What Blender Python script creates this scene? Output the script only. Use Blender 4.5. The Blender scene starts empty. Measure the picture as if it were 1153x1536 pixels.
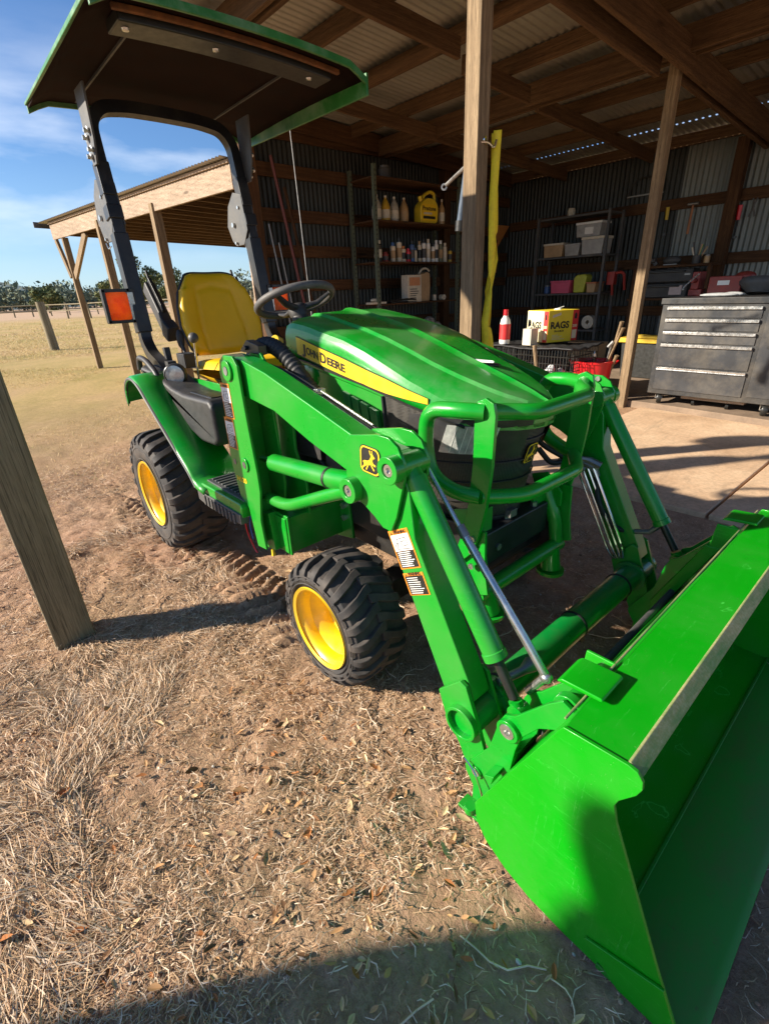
import bpy, bmesh, math, random
import numpy as np
from mathutils import Vector, Matrix, noise
random.seed(7)
sc = bpy.context.scene
COL = sc.collection
PI = math.pi
CY = 1.235            # the tractor's centre line

# ------------------------------------------------------------------ mesh building
class B:
    def __init__(s): s.v = []; s.f = []; s.m = []
    def add(s, vs, fs, mi=0):
        n = len(s.v); s.v.extend([tuple(p) for p in vs])
        for f in fs: s.f.append(tuple(i + n for i in f)); s.m.append(mi)
        return s
    def box(s, c, d, rot=None, mi=0):
        vs = []
        for x in (-.5, .5):
            for y in (-.5, .5):
                for z in (-.5, .5):
                    p = Vector((x*d[0], y*d[1], z*d[2]))
                    if rot is not None: p = rot @ p
                    vs.append(p + Vector(c))
        return s.add(vs, [(0,1,3,2),(4,6,7,5),(0,4,5,1),(2,3,7,6),(0,2,6,4),(1,5,7,3)], mi)
    def bb(s, a, b, mi=0):
        return s.box([(a[i]+b[i])/2 for i in range(3)], [abs(b[i]-a[i]) for i in range(3)], None, mi)
    def beam(s, p, q, w, h, mi=0, up=(0,0,1)):
        p = Vector(p); q = Vector(q); d = (q-p); L = d.length; d.normalize()
        u = Vector(up); side = d.cross(u)
        if side.length < 1e-4: side = d.cross(Vector((1,0,0)))
        side.normalize(); u = side.cross(d)
        R = Matrix((d, side, u)).transposed()
        return s.box((p+q)/2, (L, w, h), R, mi)
    def prism(s, poly, a, b, ax='Y', mi=0):
        n = len(poly)
        def P(u, v, t):
            return (u, t, v) if ax == 'Y' else ((t, u, v) if ax == 'X' else (u, v, t))
        vs = [P(u, v, a) for u, v in poly] + [P(u, v, b) for u, v in poly]
        area = sum(poly[i][0]*poly[(i+1) % n][1]-poly[(i+1) % n][0]*poly[i][1] for i in range(n))
        fl = (area > 0) == (ax in ('Y',))
        f1 = tuple(range(n)); f2 = tuple(range(2*n-1, n-1, -1))
        sd = [((i+1) % n, i, n+i, n+(i+1) % n) for i in range(n)]
        fs = [f1, f2] + sd
        # orientation: for ax Y a ccw (x,z) outline seen from -Y is outward on side a
        flip = (area < 0) if ax == 'Y' else (area > 0)
        if a > b: flip = not flip
        if flip: fs = [tuple(reversed(f)) for f in fs]
        return s.add(vs, fs, mi)
    def tube(s, path, r, n=12, closed=False, caps=True, mi=0, ry=None, sq=False):
        P = [Vector(p) for p in path]; m = len(P)
        R = r if isinstance(r, (list, tuple)) else [r]*m
        T = []
        for i in range(m):
            a = P[(i-1) % m] if (closed or i > 0) else P[i]
            b = P[(i+1) % m] if (closed or i < m-1) else P[i]
            t = (b-a); t.normalize(); T.append(t)
        u = T[0].orthogonal(); 
        if abs(T[0].z) < .99:
            u = T[0].cross(Vector((0,0,1))).cross(T[0])
        u.normalize(); vs = []
        for i in range(m):
            u = u - T[i]*u.dot(T[i]); u.normalize(); w = T[i].cross(u)
            for k in range(n):
                if sq:
                    a = PI/4 + k*PI/2; q = 1.4142
                else: a = 2*PI*k/n; q = 1
                vs.append(P[i] + (u*math.cos(a)*(ry or 1) + w*math.sin(a))*R[i]*q)
        fs = []
        for i in range(m if closed else m-1):
            j = (i+1) % m
            for k in range(n):
                l = (k+1) % n
                fs.append((i*n+k, j*n+k, j*n+l, i*n+l)[::-1])
        if caps and not closed:
            fs.append(tuple(range(n))); fs.append(tuple(range(m*n-1, (m-1)*n-1, -1)))
        return s.add(vs, [f[::-1] for f in fs], mi)
    def lathe(s, prof, c, ax=(0,0,1), n=32, mi=0, closed=False):
        """prof = [(radius, height)] about axis ax through c"""
        a = Vector(ax).normalized(); u = a.orthogonal().normalized(); w = a.cross(u); c = Vector(c)
        vs = []; m = len(prof)
        for (r, h) in prof:
            for k in range(n):
                t = 2*PI*k/n
                vs.append(c + a*h + (u*math.cos(t)+w*math.sin(t))*max(r, 1e-5))
        fs = []
        for i in range(m if closed else m-1):
            j = (i+1) % m
            for k in range(n):
                l = (k+1) % n
                fs.append((i*n+k, i*n+l, j*n+l, j*n+k))
        return s.add(vs, fs, mi)
    def cyl(s, p, q, r, n=24, mi=0):
        p = Vector(p); q = Vector(q); h = (q-p).length
        return s.lathe([(0,0),(r,0),(r,h),(0,h)], p, q-p, n, mi)
    def ring(s, p, q, r, ri, n=24, mi=0):
        p = Vector(p); q = Vector(q); h = (q-p).length
        return s.lathe([(ri,0),(r,0),(r,h),(ri,h)], p, q-p, n, mi, True)
    def grid(s, fn, nu, nv, mi=0, flip=False, wrapu=False):
        vs = [fn(i/(nu if wrapu else nu-1), j/(nv-1)) for i in range(nu) for j in range(nv)]
        fs = []
        for i in range(nu if wrapu else nu-1):
            for j in range(nv-1):
                k = (i+1) % nu
                f = (i*nv+j, k*nv+j, k*nv+j+1, i*nv+j+1)
                fs.append(f[::-1] if flip else f)
        return s.add(vs, fs, mi)
    def ell(s, c, r, n=16, m=10, rot=None, mi=0, e=1.0):
        """rounded lump: superellipsoid"""
        def sp(x): return math.copysign(abs(x)**e, x)
        def fn(u, v):
            a = 2*PI*u; b = -PI/2+PI*v
            p = Vector((r[0]*sp(math.cos(b))*sp(math.cos(a)), r[1]*sp(math.cos(b))*sp(math.sin(a)), r[2]*sp(math.sin(b))))
            if rot is not None: p = rot @ p
            return p + Vector(c)
        return s.grid(fn, n, m, mi, False, True)
    def addb(s, o, M=None, mi=0):
        vs = [M @ Vector(p) for p in o.v] if M is not None else o.v
        n = len(s.v); s.v.extend([tuple(p) for p in vs])
        for f, k in zip(o.f, o.m): s.f.append(tuple(i+n for i in f)); s.m.append(k+mi)
        return s
    def side(s, right=True):
        """everything is drawn for the right side; the left one is its mirror image"""
        if right: return s
        o = B(); o.v = [(x, 2*CY-y, z) for x, y, z in s.v]; o.f = [f[::-1] for f in s.f]; o.m = s.m[:]
        return o

def mesh_of(b, name, mats, smooth=35, weld=True):
    me = bpy.data.meshes.new(name)
    me.from_pydata(b.v, [], b.f)
    if weld:
        bm = bmesh.new(); bm.from_mesh(me); 
        lay = None
        for i, f in enumerate(bm.faces): f.material_index = b.m[i]
        bmesh.ops.remove_doubles(bm, verts=bm.verts, dist=1e-5)
        bmesh.ops.recalc_face_normals(bm, faces=bm.faces)
        bm.to_mesh(me); bm.free()
    else:
        me.polygons.foreach_set('material_index', b.m)
    for m in (mats if isinstance(mats, (list, tuple)) else [mats]): me.materials.append(m)
    if smooth is not None:
        me.shade_smooth(); me.set_sharp_from_angle(angle=math.radians(smooth))
    me.update()
    return me

def obj(name, b, mats, parent=None, bevel=0, smooth=35, seg=2, label=None, sub=0, weld=True):
    me = mesh_of(b, name, mats, smooth, weld)
    o = bpy.data.objects.new(name, me); COL.objects.link(o)
    if parent is not None:
        o.parent = parent
        w = Vector((0,0,0)); p = parent
        while p is not None: w += Vector(p.location); p = p.parent
        o.location = -w if parent.type == 'EMPTY' or parent.get('_w') else (0,0,0)
        if parent.type != 'EMPTY': o.location = (0,0,0)
    if bevel:
        md = o.modifiers.new('bevel', 'BEVEL'); md.width = bevel; md.segments = seg
        md.limit_method = 'ANGLE'; md.angle_limit = math.radians(38); md.harden_normals = True
    if sub:
        md = o.modifiers.new('sub', 'SUBSURF'); md.levels = sub; md.render_levels = sub
    if label: o['label'] = label
    return o

def thing(name, label, cat, loc=(0,0,0), group=None, kind=None):
    o = bpy.data.objects.new(name, None); COL.objects.link(o); o.location = loc
    o.empty_display_size = .1
    o['label'] = label; o['category'] = cat
    if group: o['group'] = group
    if kind: o['kind'] = kind
    return o
def tag(o, label, cat, group=None, kind=None):
    o['label'] = label; o['category'] = cat
    if group: o['group'] = group
    if kind: o['kind'] = kind
    return o
def struct(name, b, mats, **k):
    o = obj(name, b, mats, **k); o['kind'] = 'structure'; return o
def copy_tree(o, parent=None):
    c = o.copy(); COL.objects.link(c); c.parent = parent
    for ch in list(o.children): copy_tree(ch, c)
    return c

_tx = {}
def text_b(s, size, bold=0.0):
    k = (s, size, bold)
    if k in _tx: return _tx[k]
    cu = bpy.data.curves.new('lettering', 'FONT'); cu.body = s; cu.size = size; cu.offset = bold
    cu.extrude = .0004; cu.resolution_u = 3
    o = bpy.data.objects.new('lettering', cu); COL.objects.link(o)
    dg = bpy.context.evaluated_depsgraph_get(); dg.update()
    me = bpy.data.meshes.new_from_object(o.evaluated_get(dg))
    b = B(); b.v = [tuple(v.co) for v in me.vertices]; b.f = [tuple(p.vertices) for p in me.polygons]; b.m = [0]*len(b.f)
    bpy.data.objects.remove(o); bpy.data.curves.remove(cu); bpy.data.meshes.remove(me)
    if b.v:
        x0 = min(v[0] for v in b.v); x1 = max(v[0] for v in b.v)
        b.w = x1-x0; b.x0 = x0
    else: b.w = 0; b.x0 = 0
    _tx[k] = b
    return b
class Fr:
    """a flat frame in space: origin o, axes u (right) and v (up)"""
    def __init__(s, o, u, v):
        s.o = Vector(o); s.u = Vector(u).normalized(); s.v = Vector(v); s.v -= s.u*s.v.dot(s.u); s.v.normalize()
        s.n = s.u.cross(s.v)
    def at(s, x, y, d=0): return s.o + s.u*x + s.v*y + s.n*d
    def M(s, x=0, y=0, d=0):
        m = Matrix((s.u, s.v, s.n)).transposed().to_4x4(); m.translation = s.at(x, y, d); return m
def fpoly(b, fr, pts, d0, d1, mi=0):
    """flat outline in a frame with its own small thickness"""
    n = len(pts)
    if sum(pts[i][0]*pts[(i+1) % n][1]-pts[(i+1) % n][0]*pts[i][1] for i in range(n)) < 0: pts = pts[::-1]
    vs = [fr.at(x, y, d0) for x, y in pts]+[fr.at(x, y, d1) for x, y in pts]
    b.add(vs, [tuple(range(n-1, -1, -1)), tuple(range(n, 2*n))]+[(i, (i+1) % n, n+(i+1) % n, n+i) for i in range(n)], mi)
def frect(b, fr, x0, y0, x1, y1, d0, d1, mi=0): fpoly(b, fr, [(x0,y0),(x1,y0),(x1,y1),(x0,y1)], d0, d1, mi)
def ftext(b, fr, s, x, y, h, w=None, d=.001, mi=0, bold=0.0, slant=0):
    t = text_b(s, h, bold)
    k = (w/t.w) if (w and t.w) else 1
    S = Matrix(((k, slant, 0, -t.x0*k), (0,1,0,0), (0,0,1,0), (0,0,0,1)))
    b.addb(t, fr.M(x, y, d) @ S, mi)
def rrect(w, h, r, n=4, cx=0, cy=0):
    p = []
    for (sx, sy, a0) in ((1,1,0),(-1,1,90),(-1,-1,180),(1,-1,270)):
        for k in range(n+1):
            a = math.radians(a0+90*k/n)
            p.append((cx+sx*(w/2-r)+r*math.cos(a), cy+sy*(h/2-r)+r*math.sin(a)))
    return p
def bez(pts, n=6):
    """round the corners of a path"""
    P = [Vector(p) for p in pts]; out = [P[0]]
    for i in range(1, len(P)-1):
        a, b, c = P[i-1], P[i], P[i+1]
        r = min((a-b).length, (c-b).length)*.45
        p0 = b+(a-b).normalized()*r; p1 = b+(c-b).normalized()*r
        for k in range(n+1):
            t = k/n; out.append(p0*(1-t)**2+b*2*t*(1-t)+p1*t*t)
    out.append(P[-1]); return out
def bezr(pts, rad, n=6):
    P = [Vector(p) for p in pts]; out = [P[0]]
    for i in range(1, len(P)-1):
        a, b, c = P[i-1], P[i], P[i+1]
        r = min((a-b).length*.49, (c-b).length*.49, rad)
        p0 = b+(a-b).normalized()*r; p1 = b+(c-b).normalized()*r
        for k in range(n+1):
            t = k/n; out.append(p0*(1-t)**2+b*2*t*(1-t)+p1*t*t)
    out.append(P[-1]); return out
def lerp(tab, x):
    if x <= tab[0][0]: return tab[0][1]
    for (a, p), (b, q) in zip(tab, tab[1:]):
        if x <= b: return p+(q-p)*(x-a)/(b-a)
    return tab[-1][1]

# ------------------------------------------------------------------ materials
def newmat(name):
    m = bpy.data.materials.new(name); m.use_nodes = True
    nt = m.node_tree; return m, nt, nt.nodes['Principled BSDF']
def N(nt, t, **k):
    n = nt.nodes.new(t)
    for a, v in k.items(): setattr(n, a, v)
    return n
def noise_n(nt, scale, detail=4, rough=.55, vec=None, dist=0):
    n = N(nt, 'ShaderNodeTexNoise'); n.inputs['Scale'].default_value = scale
    n.inputs['Detail'].default_value = detail; n.inputs['Roughness'].default_value = rough
    n.inputs['Distortion'].default_value = dist
    if vec is not None: nt.links.new(vec, n.inputs['Vector'])
    return n
def ramp(nt, fac, stops):
    r = N(nt, 'ShaderNodeValToRGB'); e = r.color_ramp.elements
    while len(e) < len(stops): e.new(.5)
    for i, (p, c) in enumerate(stops):
        e[i].position = p; e[i].color = (c[0], c[1], c[2], 1) if not isinstance(c, (int, float)) else (c, c, c, 1)
    nt.links.new(fac, r.inputs['Fac']); return r
def mixc(nt, fac, a, b, mode='MIX'):
    n = N(nt, 'ShaderNodeMix', data_type='RGBA', blend_type=mode)
    if isinstance(fac, (int, float)): n.inputs[0].default_value = fac
    else: nt.links.new(fac, n.inputs[0])
    for i, c in ((6, a), (7, b)):
        if isinstance(c, (tuple, list)): n.inputs[i].default_value = (c[0], c[1], c[2], 1)
        else: nt.links.new(c, n.inputs[i])
    return n.outputs[2]
def bump(nt, h, strength, dist, bs, prev=None):
    b = N(nt, 'ShaderNodeBump'); b.inputs['Strength'].default_value = strength; b.inputs['Distance'].default_value = dist
    nt.links.new(h, b.inputs['Height'])
    if prev is not None: nt.links.new(prev, b.inputs['Normal'])
    if bs is not None: nt.links.new(b.outputs[0], bs.inputs['Normal'])
    return b.outputs[0]
def coords(nt, kind='Object'):
    return N(nt, 'ShaderNodeTexCoord').outputs[kind]
def wpos(nt): return N(nt, 'ShaderNodeNewGeometry').outputs['Position']
def scaled(nt, vec, s, rot=(0,0,0)):
    m = N(nt, 'ShaderNodeMapping'); m.inputs['Scale'].default_value = s; m.inputs['Rotation'].default_value = rot
    nt.links.new(vec, m.inputs['Vector']); return m.outputs[0]

def plain(name, col, rough=.5, metal=0, var=.12, scale=25, bmp=0, coat=0, spec=.5, dust=None, bscale=None):
    m, nt, bs = newmat(name)
    v = wpos(nt)
    n = noise_n(nt, scale, 5, .6, v)
    c2 = tuple(max(0, x*(1-var)) for x in col); c3 = tuple(min(1, x*(1+var)) for x in col)
    r = ramp(nt, n.outputs[0], [(.3, c2), (.7, c3)])
    out = r.outputs[0]
    if dust:
        n2 = noise_n(nt, dust[2] if len(dust) > 2 else 6, 8, .7, v)
        f = ramp(nt, n2.outputs[0], [(.42, 0), (.75, dust[1])])
        out = mixc(nt, f.outputs[0], out, dust[0])
    nt.links.new(out, bs.inputs['Base Color'])
    rr = ramp(nt, n.outputs[0], [(.3, max(0, rough-.08)), (.75, min(1, rough+.1))])
    nt.links.new(rr.outputs[0], bs.inputs['Roughness'])
    bs.inputs['Metallic'].default_value = metal
    bs.inputs['Coat Weight'].default_value = coat; bs.inputs['Coat Roughness'].default_value = .12
    bs.inputs['Specular IOR Level'].default_value = spec
    if bmp:
        nb = noise_n(nt, bscale or scale*6, 4, .6, v); bump(nt, nb.outputs[0], bmp, .002, bs)
    return m

def paint(name, col, dust=.25, scratch=.5, coat=.35, rlo=.26, dcol=(.20,.17,.11)):
    """glossy machine paint with fine dust, a few chips and scratches"""
    m, nt, bs = newmat(name)
    v = wpos(nt)
    n = noise_n(nt, 5, 8, .65, v)
    f = ramp(nt, n.outputs[0], [(.45, 0), (.8, dust)])
    c = mixc(nt, f.outputs[0], col, dcol)
    bs.inputs['Specular IOR Level'].default_value = .4
    sp = noise_n(nt, 420, 2, .5, v)
    fs = ramp(nt, sp.outputs[0], [(.735, 0), (.76, .55)])
    c = mixc(nt, fs.outputs[0], c, (.45, .42, .30))
    sv = scaled(nt, v, (2.2, 3.0, 75), (.25, .62, .15))
    s2 = noise_n(nt, 3, 3, .5, sv, .3)
    f2 = ramp(nt, s2.outputs[0], [(.655, 0), (.664, scratch), (.673, 0)])
    c = mixc(nt, f2.outputs[0], c, tuple(min(1, x*1.6+.06) for x in col))
    s3 = noise_n(nt, 2.2, 3, .5, scaled(nt, v, (85, 3.5, 4.0), (.2, -.5, .12)), .2)
    c = mixc(nt, ramp(nt, s3.outputs[0], [(.675, 0), (.683, scratch*.7), (.691, 0)]).outputs[0], c, tuple(min(1, x*1.4+.10) for x in col))
    mud = noise_n(nt, 19, 9, .75, v, .6)
    c = mixc(nt, ramp(nt, mud.outputs[0], [(.66, 0), (.74, .5)]).outputs[0], c, (.22, .17, .10))
    nt.links.new(c, bs.inputs['Base Color'])
    rr = ramp(nt, n.outputs[0], [(.35, rlo), (.75, rlo+.24)])
    nt.links.new(rr.outputs[0], bs.inputs['Roughness'])
    bs.inputs['Coat Weight'].default_value = coat; bs.inputs['Coat Roughness'].default_value = .1
    nb = noise_n(nt, 90, 3, .5, v); bump(nt, nb.outputs[0], .06, .002, bs)
    return m

def wood(name, c1, c2, axis='Z', scale=1.0, rough=.8):
    m, nt, bs = newmat(name)
    v = wpos(nt)
    st = {'X': (.6, 11, 11), 'Y': (11, .6, 11), 'Z': (11, 11, .6)}[axis]
    st = tuple(a*scale for a in st)
    sv = scaled(nt, v, st)
    n1 = noise_n(nt, 1.6, 4, .55, sv, 1.2)
    w = N(nt, 'ShaderNodeTexWave', wave_type='BANDS', bands_direction='DIAGONAL'); w.inputs['Scale'].default_value = 1.1
    w.inputs['Distortion'].default_value = 9; w.inputs['Detail'].default_value = 3; w.inputs['Detail Scale'].default_value = .6
    nt.links.new(sv, w.inputs['Vector'])
    mx = N(nt, 'ShaderNodeMix'); mx.inputs[0].default_value = .20
    nt.links.new(n1.outputs[0], mx.inputs[2]); nt.links.new(w.outputs['Fac'], mx.inputs[3])
    r = ramp(nt, mx.outputs[0], [(.25, c1), (.75, c2)])
    big = noise_n(nt, 1.3, 4, .6, v)
    fb = ramp(nt, big.outputs[0], [(.35, 0), (.75, .55)])
    c = mixc(nt, fb.outputs[0], r.outputs[0], tuple(x*.55 for x in c1))
    kn = N(nt, 'ShaderNodeTexVoronoi', feature='F1'); kn.inputs['Scale'].default_value = 1.0
    kv = scaled(nt, v, {'X': (1.2, 6, 6), 'Y': (6, 1.2, 6), 'Z': (6, 6, 1.2)}[axis]); nt.links.new(kv, kn.inputs['Vector'])
    fk = ramp(nt, kn.outputs['Distance'], [(.06, .85), (.13, 0)])
    c = mixc(nt, fk.outputs[0], c, tuple(x*.3 for x in c1))
    g = noise_n(nt, 3.5, 6, .7, scaled(nt, v, tuple(a*6 for a in st)))
    c = mixc(nt, ramp(nt, g.outputs[0], [(.38, .55), (.55, 0)]).outputs[0], c, tuple(x*.45 for x in c1))
    ck = noise_n(nt, 2.0, 5, .6, scaled(nt, v, tuple(a*(2.2 if a > 5 else .5) for a in st)), .6)
    c = mixc(nt, ramp(nt, ck.outputs[0], [(.485, 0), (.5, .8), (.515, 0)]).outputs[0], c, tuple(x*.25 for x in c1))
    nt.links.new(c, bs.inputs['Base Color']); bs.inputs['Roughness'].default_value = rough
    bs.inputs['Specular IOR Level'].default_value = .25
    fine = noise_n(nt, 5, 5, .7, scaled(nt, v, tuple(a*5 for a in st)))
    b0 = bump(nt, fine.outputs[0], .5, .003, None)
    bump(nt, mx.outputs[0], .35, .004, bs, b0)
    return m
# ------------------------------------------------------------------ material palette
GREEN = paint('machine_green', (.003, .275, .016), .22)
GREEN2 = paint('bucket_green', (.001, .30, .003), .10, .8, .12, .36)
HOODG = paint('hood_green', (.004,.27,.016), .42, .5, .4, .24, (.30,.36,.22))  # dusty hood paint; the pale dust tone also stands for reflected sky
GREEND = paint('tube_green', (.002, .20, .03), .25)
YELLOW = plain('seat_yellow', (.80, .47, .006), .42, 0, .05, 9, .15, spec=.4, bscale=700)
RIMY = plain('rim_yellow', (.86, .55, .004), .35, 0, .05, 9, coat=.3, dust=((.35,.25,.12), .5))
BLACK = plain('black_plastic', (.022, .023, .025), .5, 0, .2, 30, .25, spec=.45, dust=((.12,.10,.08), .35), bscale=900)
BLKST = plain('black_steel', (.012, .012, .013), .38, 0, .2, 20, .05, dust=((.12,.10,.07), .3))
CHAR = plain('charcoal_grey', (.06, .062, .065), .55, 0, .15, 40, .2, dust=((.2,.17,.12), .4))
RUBBER = plain('tyre_rubber', (.036,.034,.033), .72, 0, .25, 14, .3, spec=.35, dust=((.14,.11,.085), .75, 9), bscale=260)
HOSE = plain('hose_rubber', (.018, .018, .018), .6, 0, .2, 30)
STEEL = plain('bright_steel', (.62, .61, .58), .28, .9, .12, 40, .05)
DSTEEL = plain('dull_steel', (.25, .245, .235), .45, .8, .2, 30, .08)
CHROME = plain('chrome', (.75, .75, .75), .12, 1, .03, 10)
def mk_amber():
    m, nt, bs = newmat('amber_lens'); v = wpos(nt)
    vo = N(nt, 'ShaderNodeTexVoronoi'); vo.inputs['Scale'].default_value = 130; nt.links.new(v, vo.inputs['Vector'])
    n_ = noise_n(nt, 25, 4, .6, v); c = ramp(nt, n_.outputs[0], [(.35, (.80,.16,.0)), (.7, (1,.34,.02))])
    nt.links.new(c.outputs[0], bs.inputs['Base Color']); bs.inputs['Roughness'].default_value = .2; bs.inputs['Coat Weight'].default_value = .4
    tr = N(nt, 'ShaderNodeBsdfTranslucent'); nt.links.new(c.outputs[0], tr.inputs[0]); mx = N(nt, 'ShaderNodeMixShader'); mx.inputs[0].default_value = .65
    nt.links.new(bs.outputs[0], mx.inputs[1]); nt.links.new(tr.outputs[0], mx.inputs[2]); nt.links.new(mx.outputs[0], nt.nodes['Material Output'].inputs['Surface'])
    bump(nt, vo.outputs['Distance'], .6, .002, bs); return m
AMBER = mk_amber()
WHITEP = plain('white_panel', (.75, .74, .70), .5, 0, .06, 30)
ORANGE = plain('orange_panel', (.80, .25, .02), .5, 0, .06, 30)
DECY = plain('decal_yellow', (.85, .56, .02), .4, 0, .05, 30)
DECK = plain('decal_black', (.018, .018, .016), .4, 0, .1, 30)
REDP = plain('red_plastic', (.62, .012, .018), .35, 0, .12, 8, coat=.2)
LENS = plain('lamp_lens', (.55, .56, .54), .12, .35, .25, 60, .5, coat=1, bscale=120)
GRILLE = None
def mk_grille():
    m, nt, bs = newmat('dark_mesh')
    v = wpos(nt)
    vo = N(nt, 'ShaderNodeTexVoronoi', feature='F1'); vo.inputs['Scale'].default_value = 230
    vo.inputs['Randomness'].default_value = .1; nt.links.new(v, vo.inputs['Vector'])
    f = ramp(nt, vo.outputs['Distance'], [(.35, 0), (.5, 1)])
    d = noise_n(nt, 7, 6, .6, v); fd = ramp(nt, d.outputs[0], [(.4, 0), (.75, .5)])
    c = mixc(nt, f.outputs[0], (.006,.006,.006), (.045,.042,.038)); c = mixc(nt, fd.outputs[0], c, (.10,.085,.06))
    nt.links.new(c, bs.inputs['Base Color']); bs.inputs['Roughness'].default_value = .5
    bump(nt, f.outputs[0], .5, .002, bs); return m
GRILLE = mk_grille()
WOODZ = wood('grey_post_wood', (.20, .135, .075), (.42, .30, .175), 'Z')
WOODW = wood('weathered_post_wood', (.20,.165,.10), (.40,.33,.21), 'Z', .8)
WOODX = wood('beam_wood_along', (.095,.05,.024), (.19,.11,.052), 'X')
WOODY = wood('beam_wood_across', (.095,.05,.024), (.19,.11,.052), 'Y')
WOODF = wood('pale_fascia_wood', (.36, .26, .18), (.58, .44, .32), 'X', .8)
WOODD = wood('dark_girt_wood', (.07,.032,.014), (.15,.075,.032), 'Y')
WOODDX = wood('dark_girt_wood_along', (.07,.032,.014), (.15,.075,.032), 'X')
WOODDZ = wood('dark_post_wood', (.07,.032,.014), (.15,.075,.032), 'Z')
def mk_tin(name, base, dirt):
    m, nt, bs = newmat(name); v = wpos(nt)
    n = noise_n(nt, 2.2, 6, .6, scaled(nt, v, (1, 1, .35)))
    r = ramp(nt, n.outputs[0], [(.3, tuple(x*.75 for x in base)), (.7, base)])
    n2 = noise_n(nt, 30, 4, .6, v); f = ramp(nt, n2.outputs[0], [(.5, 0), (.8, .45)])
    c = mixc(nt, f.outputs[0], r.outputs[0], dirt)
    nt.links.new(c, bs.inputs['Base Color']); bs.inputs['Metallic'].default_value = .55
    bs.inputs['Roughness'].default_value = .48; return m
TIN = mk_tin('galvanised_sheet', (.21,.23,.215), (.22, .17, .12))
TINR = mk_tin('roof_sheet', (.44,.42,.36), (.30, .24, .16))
TIND = mk_tin('shaded_sheet', (.055,.06,.056), (.035,.03,.022))  # dark copy of the wall sheet; the shed's inner shade is in its colour

# ------------------------------------------------------------------ world, sun, camera
SUN_EL = math.radians(24.0)
SUN_D = Vector((.550, .835, -math.tan(SUN_EL))).normalized()     # the way the light travels
w = bpy.data.worlds.new('World'); sc.world = w; w.use_nodes = True
nt = w.node_tree; bg = nt.nodes['Background']; out = nt.nodes['World Output']
sky = N(nt, 'ShaderNodeTexSky'); sky.sky_type = 'NISHITA'; sky.sun_disc = False
sky.sun_elevation = SUN_EL
to_sun = -SUN_D
sky.sun_rotation = math.atan2(to_sun.x, to_sun.y)
sky.altitude = 100; sky.air_density = 1.0; sky.dust_density = .3; sky.ozone_density = 2.5
tc = N(nt, 'ShaderNodeTexCoord')
mp = scaled(nt, tc.outputs['Generated'], (1.3, 1.3, 5.0), (.05, .05, .3))
cn = noise_n(nt, 1.5, 7, .5, mp, .15)
cr = ramp(nt, cn.outputs[0], [(.50, 0), (.66, 1)])
sx = N(nt, 'ShaderNodeSeparateXYZ'); nt.links.new(tc.outputs['Generated'], sx.inputs[0])
hz = ramp(nt, sx.outputs['Z'], [(.05, 0), (.14, .9), (.24, .8), (.36, 0)])
mul = N(nt, 'ShaderNodeMath', operation='MULTIPLY'); nt.links.new(cr.outputs[0], mul.inputs[0]); nt.links.new(hz.outputs[0], mul.inputs[1])
mul2 = N(nt, 'ShaderNodeMath', operation='MULTIPLY'); nt.links.new(mul.outputs[0], mul2.inputs[0]); mul2.inputs[1].default_value = .75
tint = mixc(nt, 1.0, sky.outputs[0], (.70, .92, 1.20), 'MULTIPLY')
c = mixc(nt, mul2.outputs[0], tint, (9.5, 9.9, 10.6))
hf = ramp(nt, sx.outputs['Z'], [(0, .45), (.10, .15), (.22, 0)]); c = mixc(nt, hf.outputs[0], c, (6.0, 7.6, 9.2))
nt.links.new(c, bg.inputs['Color']); bg.inputs['Strength'].default_value = .066

sl = bpy.data.lights.new('sun', 'SUN'); sl.energy = 5.0; sl.angle = math.radians(.9); sl.color = (1, .90, .76)
so = bpy.data.objects.new('sun', sl); COL.objects.link(so)
so.rotation_euler = SUN_D.to_track_quat('-Z', 'Y').to_euler(); so.location = (-6, -9, 6)

CAMR = ((0.6682802, 0.2854992, -0.6869438), (0.7428130, -0.3062180, 0.5953649), (-0.0403784, -0.9081414, -0.4167119))
cam = bpy.data.cameras.new('camera'); co = bpy.data.objects.new('camera', cam); COL.objects.link(co)
ax = Vector((CAMR[0][0], CAMR[1][0], CAMR[2][0])); dn = Vector((CAMR[0][1], CAMR[1][1], CAMR[2][1])); fw = Vector((CAMR[0][2], CAMR[1][2], CAMR[2][2]))
M = Matrix((ax, -dn, -fw)).transposed().to_4x4(); M.translation = (0, 0, 1.2459)
co.matrix_world = M
cam.sensor_fit = 'HORIZONTAL'; cam.sensor_width = 36; cam.lens = 36*721.6/1153
cam.clip_start = .02; cam.clip_end = 3000
sc.camera = co
vs = sc.view_settings; vs.view_transform = 'Standard'; vs.look = 'None'; vs.exposure = 1.05; vs.gamma = 1
sc.cycles.max_bounces = 6; sc.cycles.diffuse_bounces = 4

# ------------------------------------------------------------------ ground (one sheet out to the horizon)
def gaxis(a, b, st, far):
    x = list(np.arange(a, b, st)); d = st; v = b
    while v < far: x.append(v); d *= 1.10; v += d
    x.append(far); d = st; v = a - st; lo = []
    while v > -far: lo.append(v); d *= (1.035 if v > a-5 else 1.12); v -= d
    lo.append(-far)
    return np.array(lo[::-1]+x)
gx = gaxis(-3.3, .45, .0135, 900); gy = gaxis(-.35, 2.6, .0135, 900)
def vnoise(X, Y, s, seed):
    r = np.random.RandomState(seed); T = r.rand(256, 256)
    x = X*s; y = Y*s; xi = np.floor(x).astype(int); yi = np.floor(y).astype(int)
    fx = x-xi; fy = y-yi; fx = fx*fx*(3-2*fx); fy = fy*fy*(3-2*fy)
    a = T[xi % 256, yi % 256]; b = T[(xi+1) % 256, yi % 256]; c_ = T[xi % 256, (yi+1) % 256]; d = T[(xi+1) % 256, (yi+1) % 256]
    return (a*(1-fx)+b*fx)*(1-fy)+(c_*(1-fx)+d*fx)*fy - .5
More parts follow.
